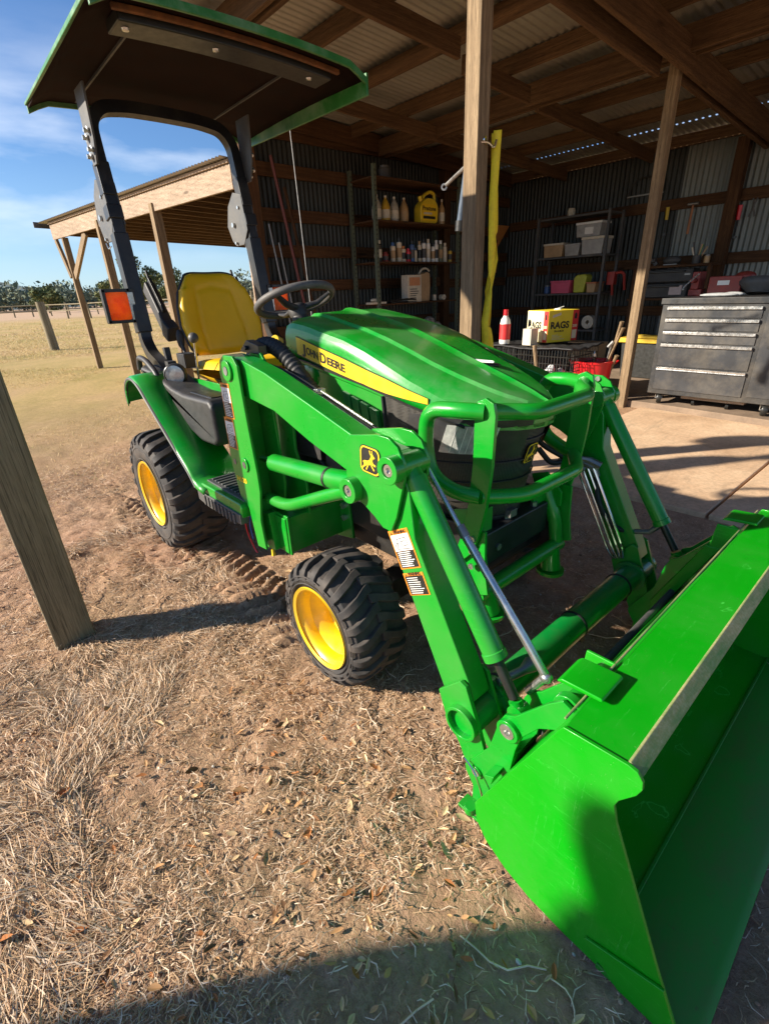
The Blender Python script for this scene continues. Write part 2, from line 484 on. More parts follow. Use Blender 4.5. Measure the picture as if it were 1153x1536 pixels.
def gheight(X, Y):
    near = np.clip(1-(np.hypot(X+1, Y-1)-4)/6, 0, 1); n2 = np.clip(1-(np.hypot(X+1, Y-1)-2.6)/1.6, 0, 1)
    h = .016*vnoise(X, Y, 2.3, 1)+.016*vnoise(X+.3, Y, 6, 2)+n2*(.012*vnoise(X, Y+.2, 14, 3)+.008*vnoise(X, Y, 31, 4)+.006*vnoise(X, Y, 60, 5))
    h = h*near + .05*vnoise(X, Y, .5, 6)*(1-near)
    # tyre tracks pressed into the dirt along the wheels' line
    def track(y0, wd, x0, x1, depth, ph):
        m = np.clip((wd/2-np.abs(Y-y0))/.03, 0, 1)*np.clip((X-x0)/.2, 0, 1)*np.clip((x1-X)/.12, 0, 1)
        s = ((X + .45*np.abs(Y-y0) + ph) % .082)/.082
        lug = np.clip((np.abs(s-.5)-.20)/.10, 0, 1)
        return m*(-.014+depth*lug)
    h = h + track(.79, .27, -3.6, -1.30, .034, 0) + track(.66, .20, -4.2, -2.0, .018, .03) + track(1.69, .28, -3.4, -1.2, .02, .02)
    keep = 1-np.clip((Y-2.75)/.25, 0, 1)*np.clip((9.3-Y)/.3, 0, 1)*np.clip((4.2-X)/.3, 0, 1)*np.clip((X+6.3)/.3, 0, 1)
    h = h*keep - .012*(1-keep)
    return h
GX, GY = np.meshgrid(gx, gy, indexing='ij')
GZ = gheight(GX, GY) - .004
nx, ny = GX.shape
gm = bpy.data.meshes.new('ground')
verts = np.stack([GX, GY, GZ], -1).reshape(-1, 3).astype(np.float32)
ii = np.arange(nx-1)[:, None]*ny+np.arange(ny-1)[None, :]
quads = np.stack([ii, ii+ny, ii+ny+1, ii+1], -1).reshape(-1, 4).astype(np.int32)
gm.vertices.add(len(verts)); gm.vertices.foreach_set('co', verts.ravel())
gm.loops.add(quads.size); gm.loops.foreach_set('vertex_index', quads.ravel())
gm.polygons.add(len(quads)); gm.polygons.foreach_set('loop_start', np.arange(0, quads.size, 4, dtype=np.int32))
gm.polygons.foreach_set('loop_total', np.full(len(quads), 4, dtype=np.int32))
gm.update(calc_edges=True); gm.shade_smooth()
def mk_ground():
    m, nt, bs = newmat('dirt_and_straw'); v = wpos(nt)
    a = noise_n(nt, 1.1, 6, .6, v, .3); b = noise_n(nt, 9, 8, .7, v); c_ = noise_n(nt, 90, 6, .7, v)
    dirt = ramp(nt, b.outputs[0], [(.28, (.28, .155, .09)), (.5, (.48, .285, .18)), (.72, (.64, .41, .275))])
    straw = ramp(nt, c_.outputs[0], [(.35, (.16, .10, .055)), (.55, (.42, .30, .165)), (.7, (.62, .48, .29))])
    f = ramp(nt, a.outputs[0], [(.36, .05), (.62, .6)])
    near = mixc(nt, f.outputs[0], dirt.outputs[0], straw.outputs[0])
    # dry grass field further out
    g1 = noise_n(nt, .35, 8, .65, v, .5); g2 = noise_n(nt, 16, 6, .75, v)
    fld = ramp(nt, g1.outputs[0], [(.32, (.58,.38,.20)), (.48, (.60,.42,.18)), (.62, (.42,.33,.11)), (.74, (.64,.45,.24))])
    fl2 = mixc(nt, ramp(nt, g2.outputs[0], [(.35, .0), (.7, .6)]).outputs[0], fld.outputs[0], (.28, .21, .08))
    sp = N(nt, 'ShaderNodeSeparateXYZ'); nt.links.new(v, sp.inputs[0])
    fx = N(nt, 'ShaderNodeMapRange'); fx.inputs[1].default_value = -4; fx.inputs[2].default_value = -9
    nt.links.new(sp.outputs['X'], fx.inputs[0])
    far = N(nt, 'ShaderNodeMapRange'); far.inputs[1].default_value = -55; far.inputs[2].default_value = -75
    nt.links.new(sp.outputs['X'], far.inputs[0])
    fl3 = mixc(nt, far.outputs[0], fl2, (.55, .38, .24))
    col = mixc(nt, fx.outputs[0], near, fl3)
    nt.links.new(col, bs.inputs['Base Color']); bs.inputs['Roughness'].default_value = .95; bs.inputs['Specular IOR Level'].default_value = .15
    b1 = bump(nt, c_.outputs[0], .8, .012, None); d_ = noise_n(nt, 300, 4, .7, v); bump(nt, d_.outputs[0], .6, .004, bs, b1)
    return m
gm.materials.append(mk_ground())
ground = bpy.data.objects.new('ground', gm); COL.objects.link(ground); ground['kind'] = 'structure'

# concrete apron under the shed's eave with its control joints, dusted with dirt
def mk_conc():
    m, nt, bs = newmat('dusty_concrete'); v = wpos(nt)
    a = noise_n(nt, 1.6, 8, .62, v, .4); b = noise_n(nt, 40, 6, .65, v)
    r = ramp(nt, a.outputs[0], [(.3, (.48,.30,.17)), (.5, (.68,.46,.28)), (.7, (.80,.58,.37))])
    c_ = mixc(nt, ramp(nt, b.outputs[0], [(.4, 0), (.8, .5)]).outputs[0], r.outputs[0], (.24, .17, .11))
    vv = noise_n(nt, 3, 8, .75, scaled(nt, v, (1, .35, 1), (0, 0, .6)), 1.5)
    c_ = mixc(nt, ramp(nt, vv.outputs[0], [(.55, 0), (.75, .6)]).outputs[0], c_, (.22, .155, .10))
    nt.links.new(c_, bs.inputs['Base Color']); bs.inputs['Roughness'].default_value = .85
    bump(nt, b.outputs[0], .4, .004, bs); return m
CONC = mk_conc()
b = B()
def slab(b, pts, z0, z1):
    b.prism(pts, z0, z1, 'Z')
slab(b, [(-2.02,2.93),(-.66,3.0),(-.62,5.28),(-2.02,5.42)], -.05, .018)
slab(b, [(-.645,3.0),(.9,3.08),(.9,5.05),(-.605,5.275)], -.05, .018)
slab(b, [(.915,3.08),(4,3.2),(4,4.9),(.915,5.05)], -.05, .018)
struct('concrete_slab', b, CONC, bevel=.008)
b = B(); slab(b, [(-6.05,5.30),(-2.03,5.50),(-.6,5.36),(4,5.0),(4,8.9),(-6.05,8.9)], -.05, .055)
struct('shed_floor', b, plain('packed_floor', (.26,.185,.125), .9, 0, .25, 5, .5, dust=((.15,.10,.065), .5), bscale=60), bevel=.008)

# ------------------------------------------------------------------ straw, leaves and grass
rs = np.random.RandomState(3)
def leafmesh(name, P, D, L, W, lift, mats, idx, curl=.25):
    """many small bent blades: P base, D heading, L length, W width"""
    n = len(P); U = np.stack([np.cos(D), np.sin(D), np.zeros(n)], 1); S = np.stack([-np.sin(D), np.cos(D), rs.uniform(-.6,.6,n)], 1)
    up = np.array([0,0,1.])
    k = rs.uniform(-curl, curl, n)[:, None]
    p0 = P; p1 = P+U*(L*.5)[:, None]+up*(lift*.7)[:, None]+S*(L[:, None]*k); p2 = P+U*L[:, None]+up*(lift*rs.uniform(.2,1.2,n))[:, None]
    w_ = W[:, None]
    V = np.stack([p0-S*w_*.35, p0+S*w_*.35, p1-S*w_*.5, p1+S*w_*.5, p2-S*w_*.15, p2+S*w_*.15], 1).reshape(-1, 3).astype(np.float32)
    base = np.arange(n)[:, None]*6
    Q = np.stack([base+np.array([[0,1,3,2]]), base+np.array([[2,3,5,4]])], 1).reshape(-1, 4).astype(np.int32)
    me = bpy.data.meshes.new(name); me.vertices.add(len(V)); me.vertices.foreach_set('co', V.ravel())
    me.loops.add(Q.size); me.loops.foreach_set('vertex_index', Q.ravel()); me.polygons.add(len(Q))
    me.polygons.foreach_set('loop_start', np.arange(0, Q.size, 4, dtype=np.int32)); me.polygons.foreach_set('loop_total', np.full(len(Q), 4, dtype=np.int32))
    me.polygons.foreach_set('material_index', np.repeat(idx, 2).astype(np.int32))
    me.update(calc_edges=True)
    for m in mats: me.materials.append(m)
    o = bpy.data.objects.new(name, me); COL.objects.link(o); return o
def flat(name, col, rough=.8):
    return plain(name, col, rough, 0, .2, 18, spec=.2)
STR = [flat('straw_pale', (.70,.54,.38)), flat('straw_gold', (.56,.37,.21)), flat('straw_brown', (.42,.25,.14)), flat('straw_dark', (.20,.11,.06))]
def clump(X, Y):
    c_ = vnoise(X, Y, 1.7, 11)+.6*vnoise(X, Y, 5, 12)+.4*vnoise(X, Y, 13, 13)
    return c_
def inview(X, Y, mrg=.22):
    P_ = np.stack([X, Y, 0*X-1.2459], 1); C_ = P_ @ np.array(CAMR); u = C_[:, 0]/C_[:, 2]*721.6/576.5; v = C_[:, 1]/C_[:, 2]*721.6/768
    return (C_[:, 2] > 0) & (np.abs(u) < 1+mrg) & (np.abs(v) < 1+mrg)
def scatter(n, x0, x1, y0, y1, thr, soft):
    X = rs.uniform(x0, x1, n); Y = rs.uniform(y0, y1, n); k = inview(X, Y); X = X[k]; Y = Y[k]; n = len(X)
    left = np.clip((-X*.60-Y*.80+.10)/.75, -.25, 1)
    k = rs.rand(n) < np.clip((clump(X, Y)+left*.42-thr)/soft, .07, 1)
    k &= ~((X > -2.02) & (Y > 2.95)); k &= ~((X > -2.7) & (X < -1.25) & (Y > .62) & (Y < .96) & (rs.rand(n) < .8)); return X[k], Y[k]
def zof(X, Y): return gheight(X, Y)-.002
X, Y = scatter(800000, -4.8, .9, -.9, 3.1, .14, .75)
d = np.hypot(X, Y)
keep = rs.rand(len(X)) < np.clip(1.8/np.maximum(d, .4), .22, 1); X = X[keep]; Y = Y[keep]
n = len(X)
L = rs.gamma(2.0, .0085, n)+.004; W = rs.uniform(.0007, .0028, n)
o = leafmesh('straw_litter', np.stack([X, Y, zof(X, Y)+rs.uniform(0, .006, n)], 1), rs.uniform(0, 2*PI, n), L, W, rs.uniform(-.002, .010, n), STR, rs.choice(4, n, p=[.36,.34,.2,.1]))
tag(o, 'short broken straw and dry grass bits scattered over the brown dirt', 'straw', kind='stuff')
# long dead grass at the left edge
n = 110000
X = rs.uniform(-3.0, -.35, n); Y = rs.uniform(-1.2, .75, n)
m_ = (clump(X*1.3, Y*1.3) > -.12) & ((-X*.62-Y*.78)+.35*vnoise(X, Y, 2.2, 33) > .58) & (vnoise(X, Y, 3.1, 31) > -.22) & inview(X, Y)
cx = np.round(X*9)/9; ang0 = vnoise(cx, np.round(Y*9)/9, 2.0, 21)*9
X = X[m_]; Y = Y[m_]; n = len(X)
o = leafmesh('dead_grass', np.stack([X, Y, zof(X, Y)], 1), ang0[m_]+rs.normal(0, .55, n), rs.uniform(.03, .12, n), rs.uniform(.0010, .0026, n), rs.uniform(.002, .022, n), STR, rs.choice(4, n, p=[.42,.36,.17,.05]), .12)
tag(o, 'matted long dead grass in tufts at the left edge of the dirt', 'dead grass', kind='stuff')
# fallen leaves
LF = [flat('leaf_tan', (.52,.29,.13)), flat('leaf_rust', (.36,.14,.045)), flat('leaf_pale', (.66,.46,.25)), flat('leaf_brown', (.20,.10,.045))]
n = 6500
X = rs.uniform(-2.6, .6, n); Y = rs.uniform(-.8, 2.4, n); d = np.hypot(X+.75, Y-.05)
m_ = rs.rand(n) < np.clip(1.15-d*.8, .07, 1)*np.clip((clump(X*1.6, Y*1.6)+.25)*2, .05, 1); X = X[m_]; Y = Y[m_]; n = len(X)
bl = B()
for x, y in zip(X, Y):
    a = random.uniform(0, 2*PI); L_ = random.uniform(.012, .034)*(1.5 if random.random() < .08 else 1); W_ = L_*random.uniform(.28, .5)
    R_ = Matrix.Rotation(a, 3, 'Z') @ Matrix.Rotation(random.uniform(-.5, .5), 3, 'X') @ Matrix.Rotation(random.uniform(-.4, .4), 3, 'Y')
    o3 = Vector((x, y, float(zof(np.array(x), np.array(y)))+.006)); cv = random.uniform(.1, .5)
    pts = []
    for t, ww in ((0,.02),(.2,.7),(.5,1),(.8,.6),(1,.02)):
        for sgn in (-1, 0, 1):
            pts.append(o3+R_ @ Vector(((t-.5)*L_, sgn*ww*W_/2, cv*W_*(sgn*sgn*ww*ww) + .25*L_*(t-.5)**2)))
    bl.add(pts, [(i*3+j, (i+1)*3+j, (i+1)*3+j+1, i*3+j+1) for i in range(4) for j in (0, 1)], random.choice((0,0,1,2,2,3)))
o = obj('fallen_leaves', bl, LF, weld=False); tag(o, 'dry curled fallen leaves lying among the straw in the foreground', 'leaves', kind='stuff')
# a few sticks and pebbles
bs_ = B()
for k in range(260):
    x = random.uniform(-2.6, .7); y = random.uniform(-.6, 2.6); a = random.uniform(0, 2*PI); L_ = random.uniform(.04, .2) if k > 30 else random.uniform(.15, .4)
    if x > -2.0 and y > 2.9: continue
    p = []
    for t in range(6):
        xx = x+math.cos(a)*L_*t/5; yy = y+math.sin(a)*L_*t/5; a += random.uniform(-.22, .22)
        p.append((xx, yy, float(zof(np.array(xx), np.array(yy)))+.004+random.uniform(0, .004)))
    bs_.tube(p, random.uniform(.0007, .002), 5, mi=random.choice((0,0,1,2)))
o = obj('twigs', bs_, STR, weld=False); tag(o, 'thin dry twigs and stalks lying on the dirt', 'twigs', kind='stuff')
bp = B()
for k in range(2600):
    x = random.uniform(-3.2, .8); y = random.uniform(-.8, 2.9); r = random.uniform(.0015, .006)*(1.6 if random.random() < .05 else 1)
    bp.ell((x, y, float(zof(np.array(x), np.array(y)))+r*.3), (r, r*random.uniform(.6, 1), r*.6), 6, 4, mi=random.choice((0,1,1,2)))
o = obj('pebbles', bp, [flat('clod_light', (.42,.29,.19)), flat('clod', (.29,.185,.12)), flat('stone', (.5,.46,.4))], weld=False)
tag(o, 'small clods and pebbles on the dirt around the tractor', 'pebbles', kind='stuff')
# field grass tufts further out
n = 90000
X = -rs.gamma(1.7, 7.5, n)-3.2; Y = rs.uniform(-.35, .95, n)*np.abs(X)*.55+rs.uniform(-1.5, 4, n)
m_ = (vnoise(X, Y, .35, 9)+.5*vnoise(X, Y, 1.3, 8) > -.12) & (X > -60); X = X[m_]; Y = Y[m_]; n = len(X)
s_ = np.clip(np.abs(X)/14, .6, 3)
o = leafmesh('field_grass', np.stack([X, Y, gheight(X, Y)-.01], 1), rs.uniform(0, 2*PI, n), rs.uniform(.03, .09, n)*s_, rs.uniform(.002, .006, n)*s_, rs.uniform(.01, .06, n)*s_,
             [flat('grass_gold', (.66,.46,.20)), flat('grass_olive', (.42,.38,.13)), flat('grass_tan', (.70,.52,.30))], rs.choice(3, n, p=[.42,.2,.38]))
tag(o, 'short dry yellow green grass growing across the open field', 'grass', kind='stuff')
# ================================================================== THE TRACTOR
TR = thing('tractor', 'small green tractor with front loader bucket, yellow seat and canopy', 'tractor', (-1.9, CY, 0))
def P(name, b, mats, bevel=0, **k): return obj(name, b, mats, TR, bevel, **k)
R2S = (True, False)
XF, XR = -1.152, -2.609

# ---- wheels -------------------------------------------------------
def tyre(bt, xc, zc, ro, rim, yo, w, nl, mi=0):
    """yo = outer face, the tyre runs inward (+Y) by w; shoulder, sidewall and chevron lugs"""
    ym = yo+w/2; h = w/2; c = (xc, ym, zc); rb = ro-.0115
    prof = [(rim-.004, -h*.80), (rim+.008, -h*.90), (rim+.03, -h*.97), ((rim+rb)/2, -h*1.0), (rb-.035, -h*.96), (rb-.012, -h*.86), (rb-.002, -h*.6), (rb+.002, 0)]
    prof = prof+[(r, -q) for r, q in prof[-2::-1]]
    bt.lathe([(r, q) for r, q in prof], c, (0,1,0), 72, mi)
    for r_ in ((rim+rb)/2+.010, rim+.022):      # moulded rings on the sidewall
        bt.lathe([(r_-.003, -h*1.0+.001), (r_, -h*1.0-.0025), (r_+.003, -h*1.0+.001)], c, (0,1,0), 72, mi)
    for k in range(nl):
        for sgn in (-1, 1):
            a0 = 2*PI*(k+(.5 if sgn > 0 else 0))/nl
            path = [(-1.0, 0, -.030), (-.90, .0, -.012), (-.72, .06, 0), (-.45, .16, .004), (-.15, .33, .004), (.10, .40, .002)]
            st = 2*PI/nl; wd = st*.29
            vs = []
            for (q, da, dr) in path:
                yy = ym+(-sgn)*(-q)*h*-1 if False else ym+sgn*q*h*1.0
                yy = ym + sgn*(-q)*-h
                for (e, top) in ((-1, 0), (-.72, 1), (.72, 1), (1, 0)):
                    a = a0+da*st*1.55+e*wd*(1.25 if q > 0 else 1)
                    r = (ro+dr-.001) if top else (rb+dr-.012)
                    vs.append((xc+r*math.cos(a), yy, zc+r*math.sin(a)))
            m = len(path); fs = []
            for i in range(m-1):
                for j in range(3): fs.append((i*4+j, (i+1)*4+j, (i+1)*4+j+1, i*4+j+1))
            fs += [(0,1,2,3), tuple((m-1)*4+j for j in (3,2,1,0))]
            bt.add(vs, fs, mi)
def wheel(name, xc, zc, ro, rim, yo, w, nl, right, label):
    t = P(name, (lambda b: (b.lathe([(rim-.004, .006), (rim+.006, .0), (rim+.008, .006), (rim-.008, .018), (rim-.016, .03), (rim-.018, .055),
             (rim-.035, .075), (rim-.042, w*.5), (rim*.62, w*.53), (rim*.56, w*.60), (rim*.50, w*.53), (rim*.36, w*.52), (rim*.34, w*.42), (rim*.2, w*.40), (0, w*.40)], (xc, yo, zc), (0,1,0), 56),
             [b.cyl((xc+rim*.43*math.cos(a), yo+w*.50, zc+rim*.43*math.sin(a)), (xc+rim*.43*math.cos(a), yo+w*.535, zc+rim*.43*math.sin(a)), .011, 6) for a in [k*2*PI/5 for k in range(5)]],
             b.cyl((xc+rim*.75, yo+w*.42, zc-rim*.3), (xc+rim*.72, yo+w*.30, zc-rim*.3), .004, 8), b)[-1])(B()).side(right), RIMY, label=label)
    bt = B(); tyre(bt, xc, zc, ro, rim, yo, w, nl)
    o = obj('tyre', bt.side(right), RUBBER, t, .003, smooth=40)
    return t
for rt in R2S:
    wheel('rear_wheel', XR, .318, .322, .170, .630, .30, 25, rt, None)
    wheel('front_wheel', XF, .222, .228, .142, .676, .225, 22, rt, None)

# ---- belly: frame, axles, engine block ------------------------------
b = B()
b.bb((-2.6, CY-.14, .36), (-1.5, CY+.14, .60)); b.bb((-1.5, CY-.19, .34), (-.85, CY+.19, .52))
b.cyl((XR, .90, .318), (XR, 1.57, .318), .075, 20); b.beam((XF, .88, .24), (XF, 1.59, .24), .09, .09)
P('chassis', b, BLKST, .006)
for rt in R2S:
    b = B()
    b.prism([(-1.42,.58),(-.80,.60),(-.74,.52),(-.74,.38),(-.86,.34),(-1.20,.42),(-1.42,.43)], 1.02, 1.032)
    P('side_plate', b.side(rt), BLKST, .003)
    b = B(); b.cyl((XF+.02, .86, .24), (XF+.02, .95, .24), .07, 20); b.cyl((XF+.02, .90, .24), (XF+.02, .90, .38), .035, 16)
    b.ell((XF+.02, .93, .30), (.07, .05, .06), 14, 8); b.cyl((XF+.02, .90, .37), (XF+.02, .90, .40), .05, 6)
    P('axle_knuckle', b.side(rt), BLKST, .003)
# engine bits seen between mast and hood
b = B()
b.bb((-1.50, 1.07, .50), (-1.05, 1.40, .80)); b.bb((-1.42, 1.02, .62), (-1.22, 1.08, .74)); b.cyl((-1.18, 1.04, .58), (-1.18, 1.04, .70), .04, 16)
b.bb((-1.12, 1.03, .52), (-1.02, 1.10, .70)); b.ell((-1.33, 1.03, .80), (.06, .04, .045), 14, 8)
P('engine', b, BLKST, .008)
b = B()
b.prism([(-1.50,.60),(-1.44,.90),(-1.40,.90),(-1.43,.72),(-1.38,.70),(-1.40,.60)], 1.00, 1.012)
b.cyl((-1.30, 1.0, .60), (-1.30, 1.0, .70), .022, 16); b.cyl((-1.30, 1.0, .70), (-1.30, 1.0, .735), .028, 16); b.cyl((-1.24, 1.0, .55), (-1.24, 1.0, .64), .015, 12)
P('oil_filter', b, CHAR, .002)
b = B()
for p in ([(-1.36,.99,.74),(-1.30,.985,.79),(-1.20,.985,.74),(-1.10,.99,.66)], [(-1.50,.99,.66),(-1.42,.98,.60),(-1.30,.98,.56),(-1.15,.99,.58)],
          [(-1.45,.985,.80),(-1.38,.985,.70),(-1.32,.985,.66)], [(-1.22,.985,.80),(-1.19,.98,.70),(-1.16,.98,.60)]):
    b.tube(bezr(p, .05), .008, 8)
P('engine_hose', b, HOSE)
b = B()
b.tube(bezr([(-1.34,.975,.752),(-1.22,.972,.748),(-1.08,.97,.70)], .04), .009, 8); b.cyl((-1.34,.975,.752), (-1.30,.975,.751), .013, 10)
P('engine_pipe', b, DSTEEL)

# ---- hood -----------------------------------------------------------
WT = [(-1.62,.268),(-1.40,.268),(-1.15,.258),(-1.02,.245),(-.92,.224),(-.84,.195),(-.78,.155),(-.735,.10),(-.712,.05),(-.704,.0)]
ZT = [(-1.62,1.196),(-1.50,1.183),(-1.30,1.143),(-1.16,1.106),(-1.0,1.050),(-.85,1.003),(-.76,.972),(-.704,.948)]
def HW(x): return lerp(WT, x)
def HZ(x): return lerp(ZT, x)
HP = [(0,.005),(.04,.0),(.09,-.004),(.35,-.005),(.555,-.006),(.585,-.015),(.78,-.019),(.90,-.026),(.955,-.034),(.985,-.050),(1,-.068),(1,-1.0)]
HL = [(-1.62,.150),(-1.30,.142),(-1.0,.112),(-.704,.100)]
def hood_pt(x, q, sgn, off=0):
    """q runs 0 (ridge) .. 1 (lower rim of the hood)"""
    k = q*(len(HP)-1); i = min(int(k), len(HP)-2); t = k-i
    a1 = max(HP[i][1], -lerp(HL, x)); b1 = max(HP[i+1][1], -lerp(HL, x)); u = HP[i][0]*(1-t)+HP[i+1][0]*t; dz = a1*(1-t)+b1*t
    cr = min(1, max(0, (x+1.25)/.35)); dz -= cr*.030*max(0, min(u, .985)-.45)**2*3.3*(1 if dz > -.07 else 0)
    rear = max(0, (-1.575-x)/.045); dz -= .016*rear*rear*(1 if dz > -.08 else 0)
    fr = max(0, (x+.80)/.10); dz *= (1-.35*min(1, fr))
    return Vector((x, CY+sgn*(u*HW(x)+off), HZ(x)+dz+off))
xs = [-1.62,-1.60,-1.57,-1.53,-1.48,-1.4,-1.3,-1.2,-1.1,-1.02,-.96,-.92,-.88,-.84,-.81,-.78,-.757,-.735,-.722,-.712,-.706,-.704]
b = B(); rows = []
for x in xs:
    row = [hood_pt(x, j/22, -1) for j in range(22, 0, -1)]+[hood_pt(x, j/22, 1) for j in range(0, 23)]
    rows.append(row)
n = len(rows[0]); b.add([p for r in rows for p in r], [(i*n+j, i*n+j+1, (i+1)*n+j+1, (i+1)*n+j) for i in range(len(rows)-1) for j in range(n-1)])
# rear skirt of the hood
rr = rows[0]; k0 = len(b.v)
b.add(rr+[Vector((-1.612, p.y*.92+CY*.08, max(1.0, p.z-.10))) for p in rr], [(j, j+1, n+j+1, n+j) for j in range(n-1)])
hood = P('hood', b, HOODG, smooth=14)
md = hood.modifiers.new('shell', 'SOLIDIFY'); md.thickness = .006; md.offset = -1
# lower rim: the crease line between hood and side panels
b = B()
for sgn in (-1, 1):
    b.tube([(x, CY+sgn*(HW(x)+.002), HZ(x)-lerp(HL, x)-.003) for x in xs[2:14]], .004, 6)
P('hood_seam', b, DECK)
# yellow stripe with the maker's name, laid on the flank of the hood
def flank(x, z, sgn, off):
    return Vector((x, CY+sgn*(HW(x)+off+.0015+max(0, (z-(HZ(x)-.070)))*-.4), z))
for rt in R2S:
    sgn = -1 if rt else 1
    b = B()
    top = [(-1.545, 1.113), (-1.30, 1.058), (-1.10, 1.008), (-.93, .958)]
    bot = [(-1.552, 1.058), (-1.30, 1.004), (-1.10, .965), (-.93, .945)]
    xx = [-1.548+i*.6/28 for i in range(29)]
    for (y0, y1, mi, off) in ((-.07, 1.07, 1, .0), (0, 1, 0, .0008)):
        vs = []
        for x in xx:
            zt, zb = lerp(top, x), lerp(bot, x)
            for t in (y0, y1): vs.append(flank(x, zb+(zt-zb)*t, sgn, off))
        b.add(vs, [(2*i, 2*i+2, 2*i+3, 2*i+1) for i in range(len(xx)-1)], mi)
    # fine printed lines inside the stripe
    for k in range(9):
        t0 = .08+k*.1
        vs = []
        for x in xx[1:17]:
            zt, zb = lerp(top, x), lerp(bot, x)
            for t in (t0, t0+.018): vs.append(flank(x, zb+(zt-zb)*t, sgn, .0012))
        b.add(vs, [(2*i, 2*i+2, 2*i+3, 2*i+1) for i in range(15)], 2)
    st = obj('stripe_decal', b, [DECY, DECK, plain('stripe_line', (.55,.34,.02), .4)], hood, smooth=None)
    b = B()
    def put(s, x0, wd, h, dz):
        t = text_b(s, h, .0012); k = wd/t.w
        vs = []
        for (x, y, z) in t.v:
            u = (x-t.x0)*k
            X_ = x0+u if rt else x0+wd-u
            X_ = x0+u
            zt, zb = lerp(top, X_), lerp(bot, X_)
            vs.append(flank(X_, zb+(zt-zb)*(.5+dz)+y-h*.36, sgn, .0016+z))
        if not rt:   # reads the right way round from the left side too
            mid = x0+wd/2; vs = [Vector((2*mid-v.x, v.y, v.z+(lerp(bot, 2*mid-v.x)-lerp(bot, v.x))*1.0)) for v in vs]
        b.add(vs, t.f)
    put('J', -1.515, .022, .044, 0); put('OHN', -1.488, .068, .034, -.02)
    put('D', -1.408, .032, .045, 0); put('EERE', -1.371, .090, .034, -.03)
    obj('brand_lettering', b, DECK, hood, smooth=None)
    # side panel with its vents
    b = B()
    xs2 = [-1.60,-1.55,-1.5,-1.4,-1.3,-1.2,-1.15,-1.115]
    vs = []
    prof = [(-.0,-.004),(-.012,-.004),(-.020,-.014),(-.18,-.016),(-.30,-.024)]
    for x in xs2:
        for (dz, dy) in prof: vs.append((x+(-dz*.10 if (x > -1.14 and dz < -.02) else 0), CY+sgn*(HW(x)+dy), HZ(x)-lerp(HL, x)-.004+dz))
    m_ = len(prof)
    b.add(vs, [(i*m_+j, (i+1)*m_+j, (i+1)*m_+j+1, i*m_+j+1) for i in range(len(xs2)-1) for j in range(m_-1)])
    sp = P('side_panel', b, GREEN, smooth=30)
    b = B()
    yq = CY+sgn*.266*.95
    for k in range(4):
        x0 = -1.315+k*.045; zt = .950-k*.012
        q = [(x0, zt), (x0+.036, zt-.009), (x0+.056, zt-.115), (x0+.024, zt-.105)]
        b.prism(q, yq-.008, yq+.008)
    obj('side_vent', b, GREEND, sp, .002)
    b = B(); b.ell((-1.50, CY+sgn*.252, .985), (.055, .012, .045), 20, 10); obj('round_cover', b, GREEN, sp)

b = B(); b.prism([(-.985, CY-.004), (-.905, CY+.014), (-.985, CY+.020)], HZ(-.94)+.004, HZ(-.94)+.012, 'Z'); obj('hood_glint', b, WHITEP, hood, .002)  # white wedge shaped as the glint on the hood tip
b = B(); b.ell((-.935, CY+.045, HZ(-.935)-.004), (.030, .020, .006), 16, 8); obj('hood_recess', b, DECK, hood)  # dark oval recess beside the glint wedge
# ---- grille, headlights, chin --------------------------------------
def nose(x_off, z, half_scale=1.0, n=13):
    """plan outline from the right flank round the nose to the left flank"""
    pts = []
    for x in (-1.125,-1.07,-1.02,-.96,-.92,-.88,-.84,-.81,-.78,-.757,-.735,-.722,-.712,-.705):
        pts.append((x+x_off*min(1, max(0, (x+1.07)/.25)), HW(x)*half_scale-.001))
    return pts
b = B(); rings = []
for (z, xo, hs) in ((.93,-.012,.985),(.90,-.008,.985),(.80,-.045,.97),(.70,-.065,.95),(.60,-.085,.90),(.52,-.115,.84)):
    pr_ = nose(xo, z, hs)
    def zt_(x): return max(z, HZ(x)-lerp(HL, x)+.012) if z > .92 else z
    sl_ = (.93-z)*.10
    rings.append([(x+(sl_ if x < -1.03 else 0), CY-h, zt_(x)) for x, h in pr_]+[(x+(sl_ if x < -1.03 else 0), CY+h, zt_(x)) for x, h in pr_[::-1]])
n = len(rings[0])
b.add([p for r in rings for p in r], [(i*n+j, i*n+j+1, (i+1)*n+j+1, (i+1)*n+j) for i in range(len(rings)-1) for j in range(n-1)])
gr = P('grille', b, GRILLE, smooth=50)
# recessed fins across the front of the grille
b = B()
for z in (.84, .775, .71, .645, .58):
    xo = lerp([(.52,-.115),(.6,-.085),(.7,-.065),(.8,-.045),(.9,-.008)], z)
    pr_ = nose(xo+.004, z, lerp([(.52,.84),(.7,.95),(.9,.985)], z))[4:]
    b.tube([(x, CY-h, z) for x, h in pr_]+[(x, CY+h, z) for x, h in pr_[::-1]], .003, 6)
obj('grille_fin', b, BLACK, gr)
for s_ in (-1, 1):
    b = B()
    b.tube([(-1.118, CY+s_*(HW(-1.11)+.001), .955), (-1.108, CY+s_*.256, .86), (-1.095, CY+s_*.247, .70), (-1.08, CY+s_*.232, .56)], .004, 6)
    obj('panel_edge', b, BLACK, gr)
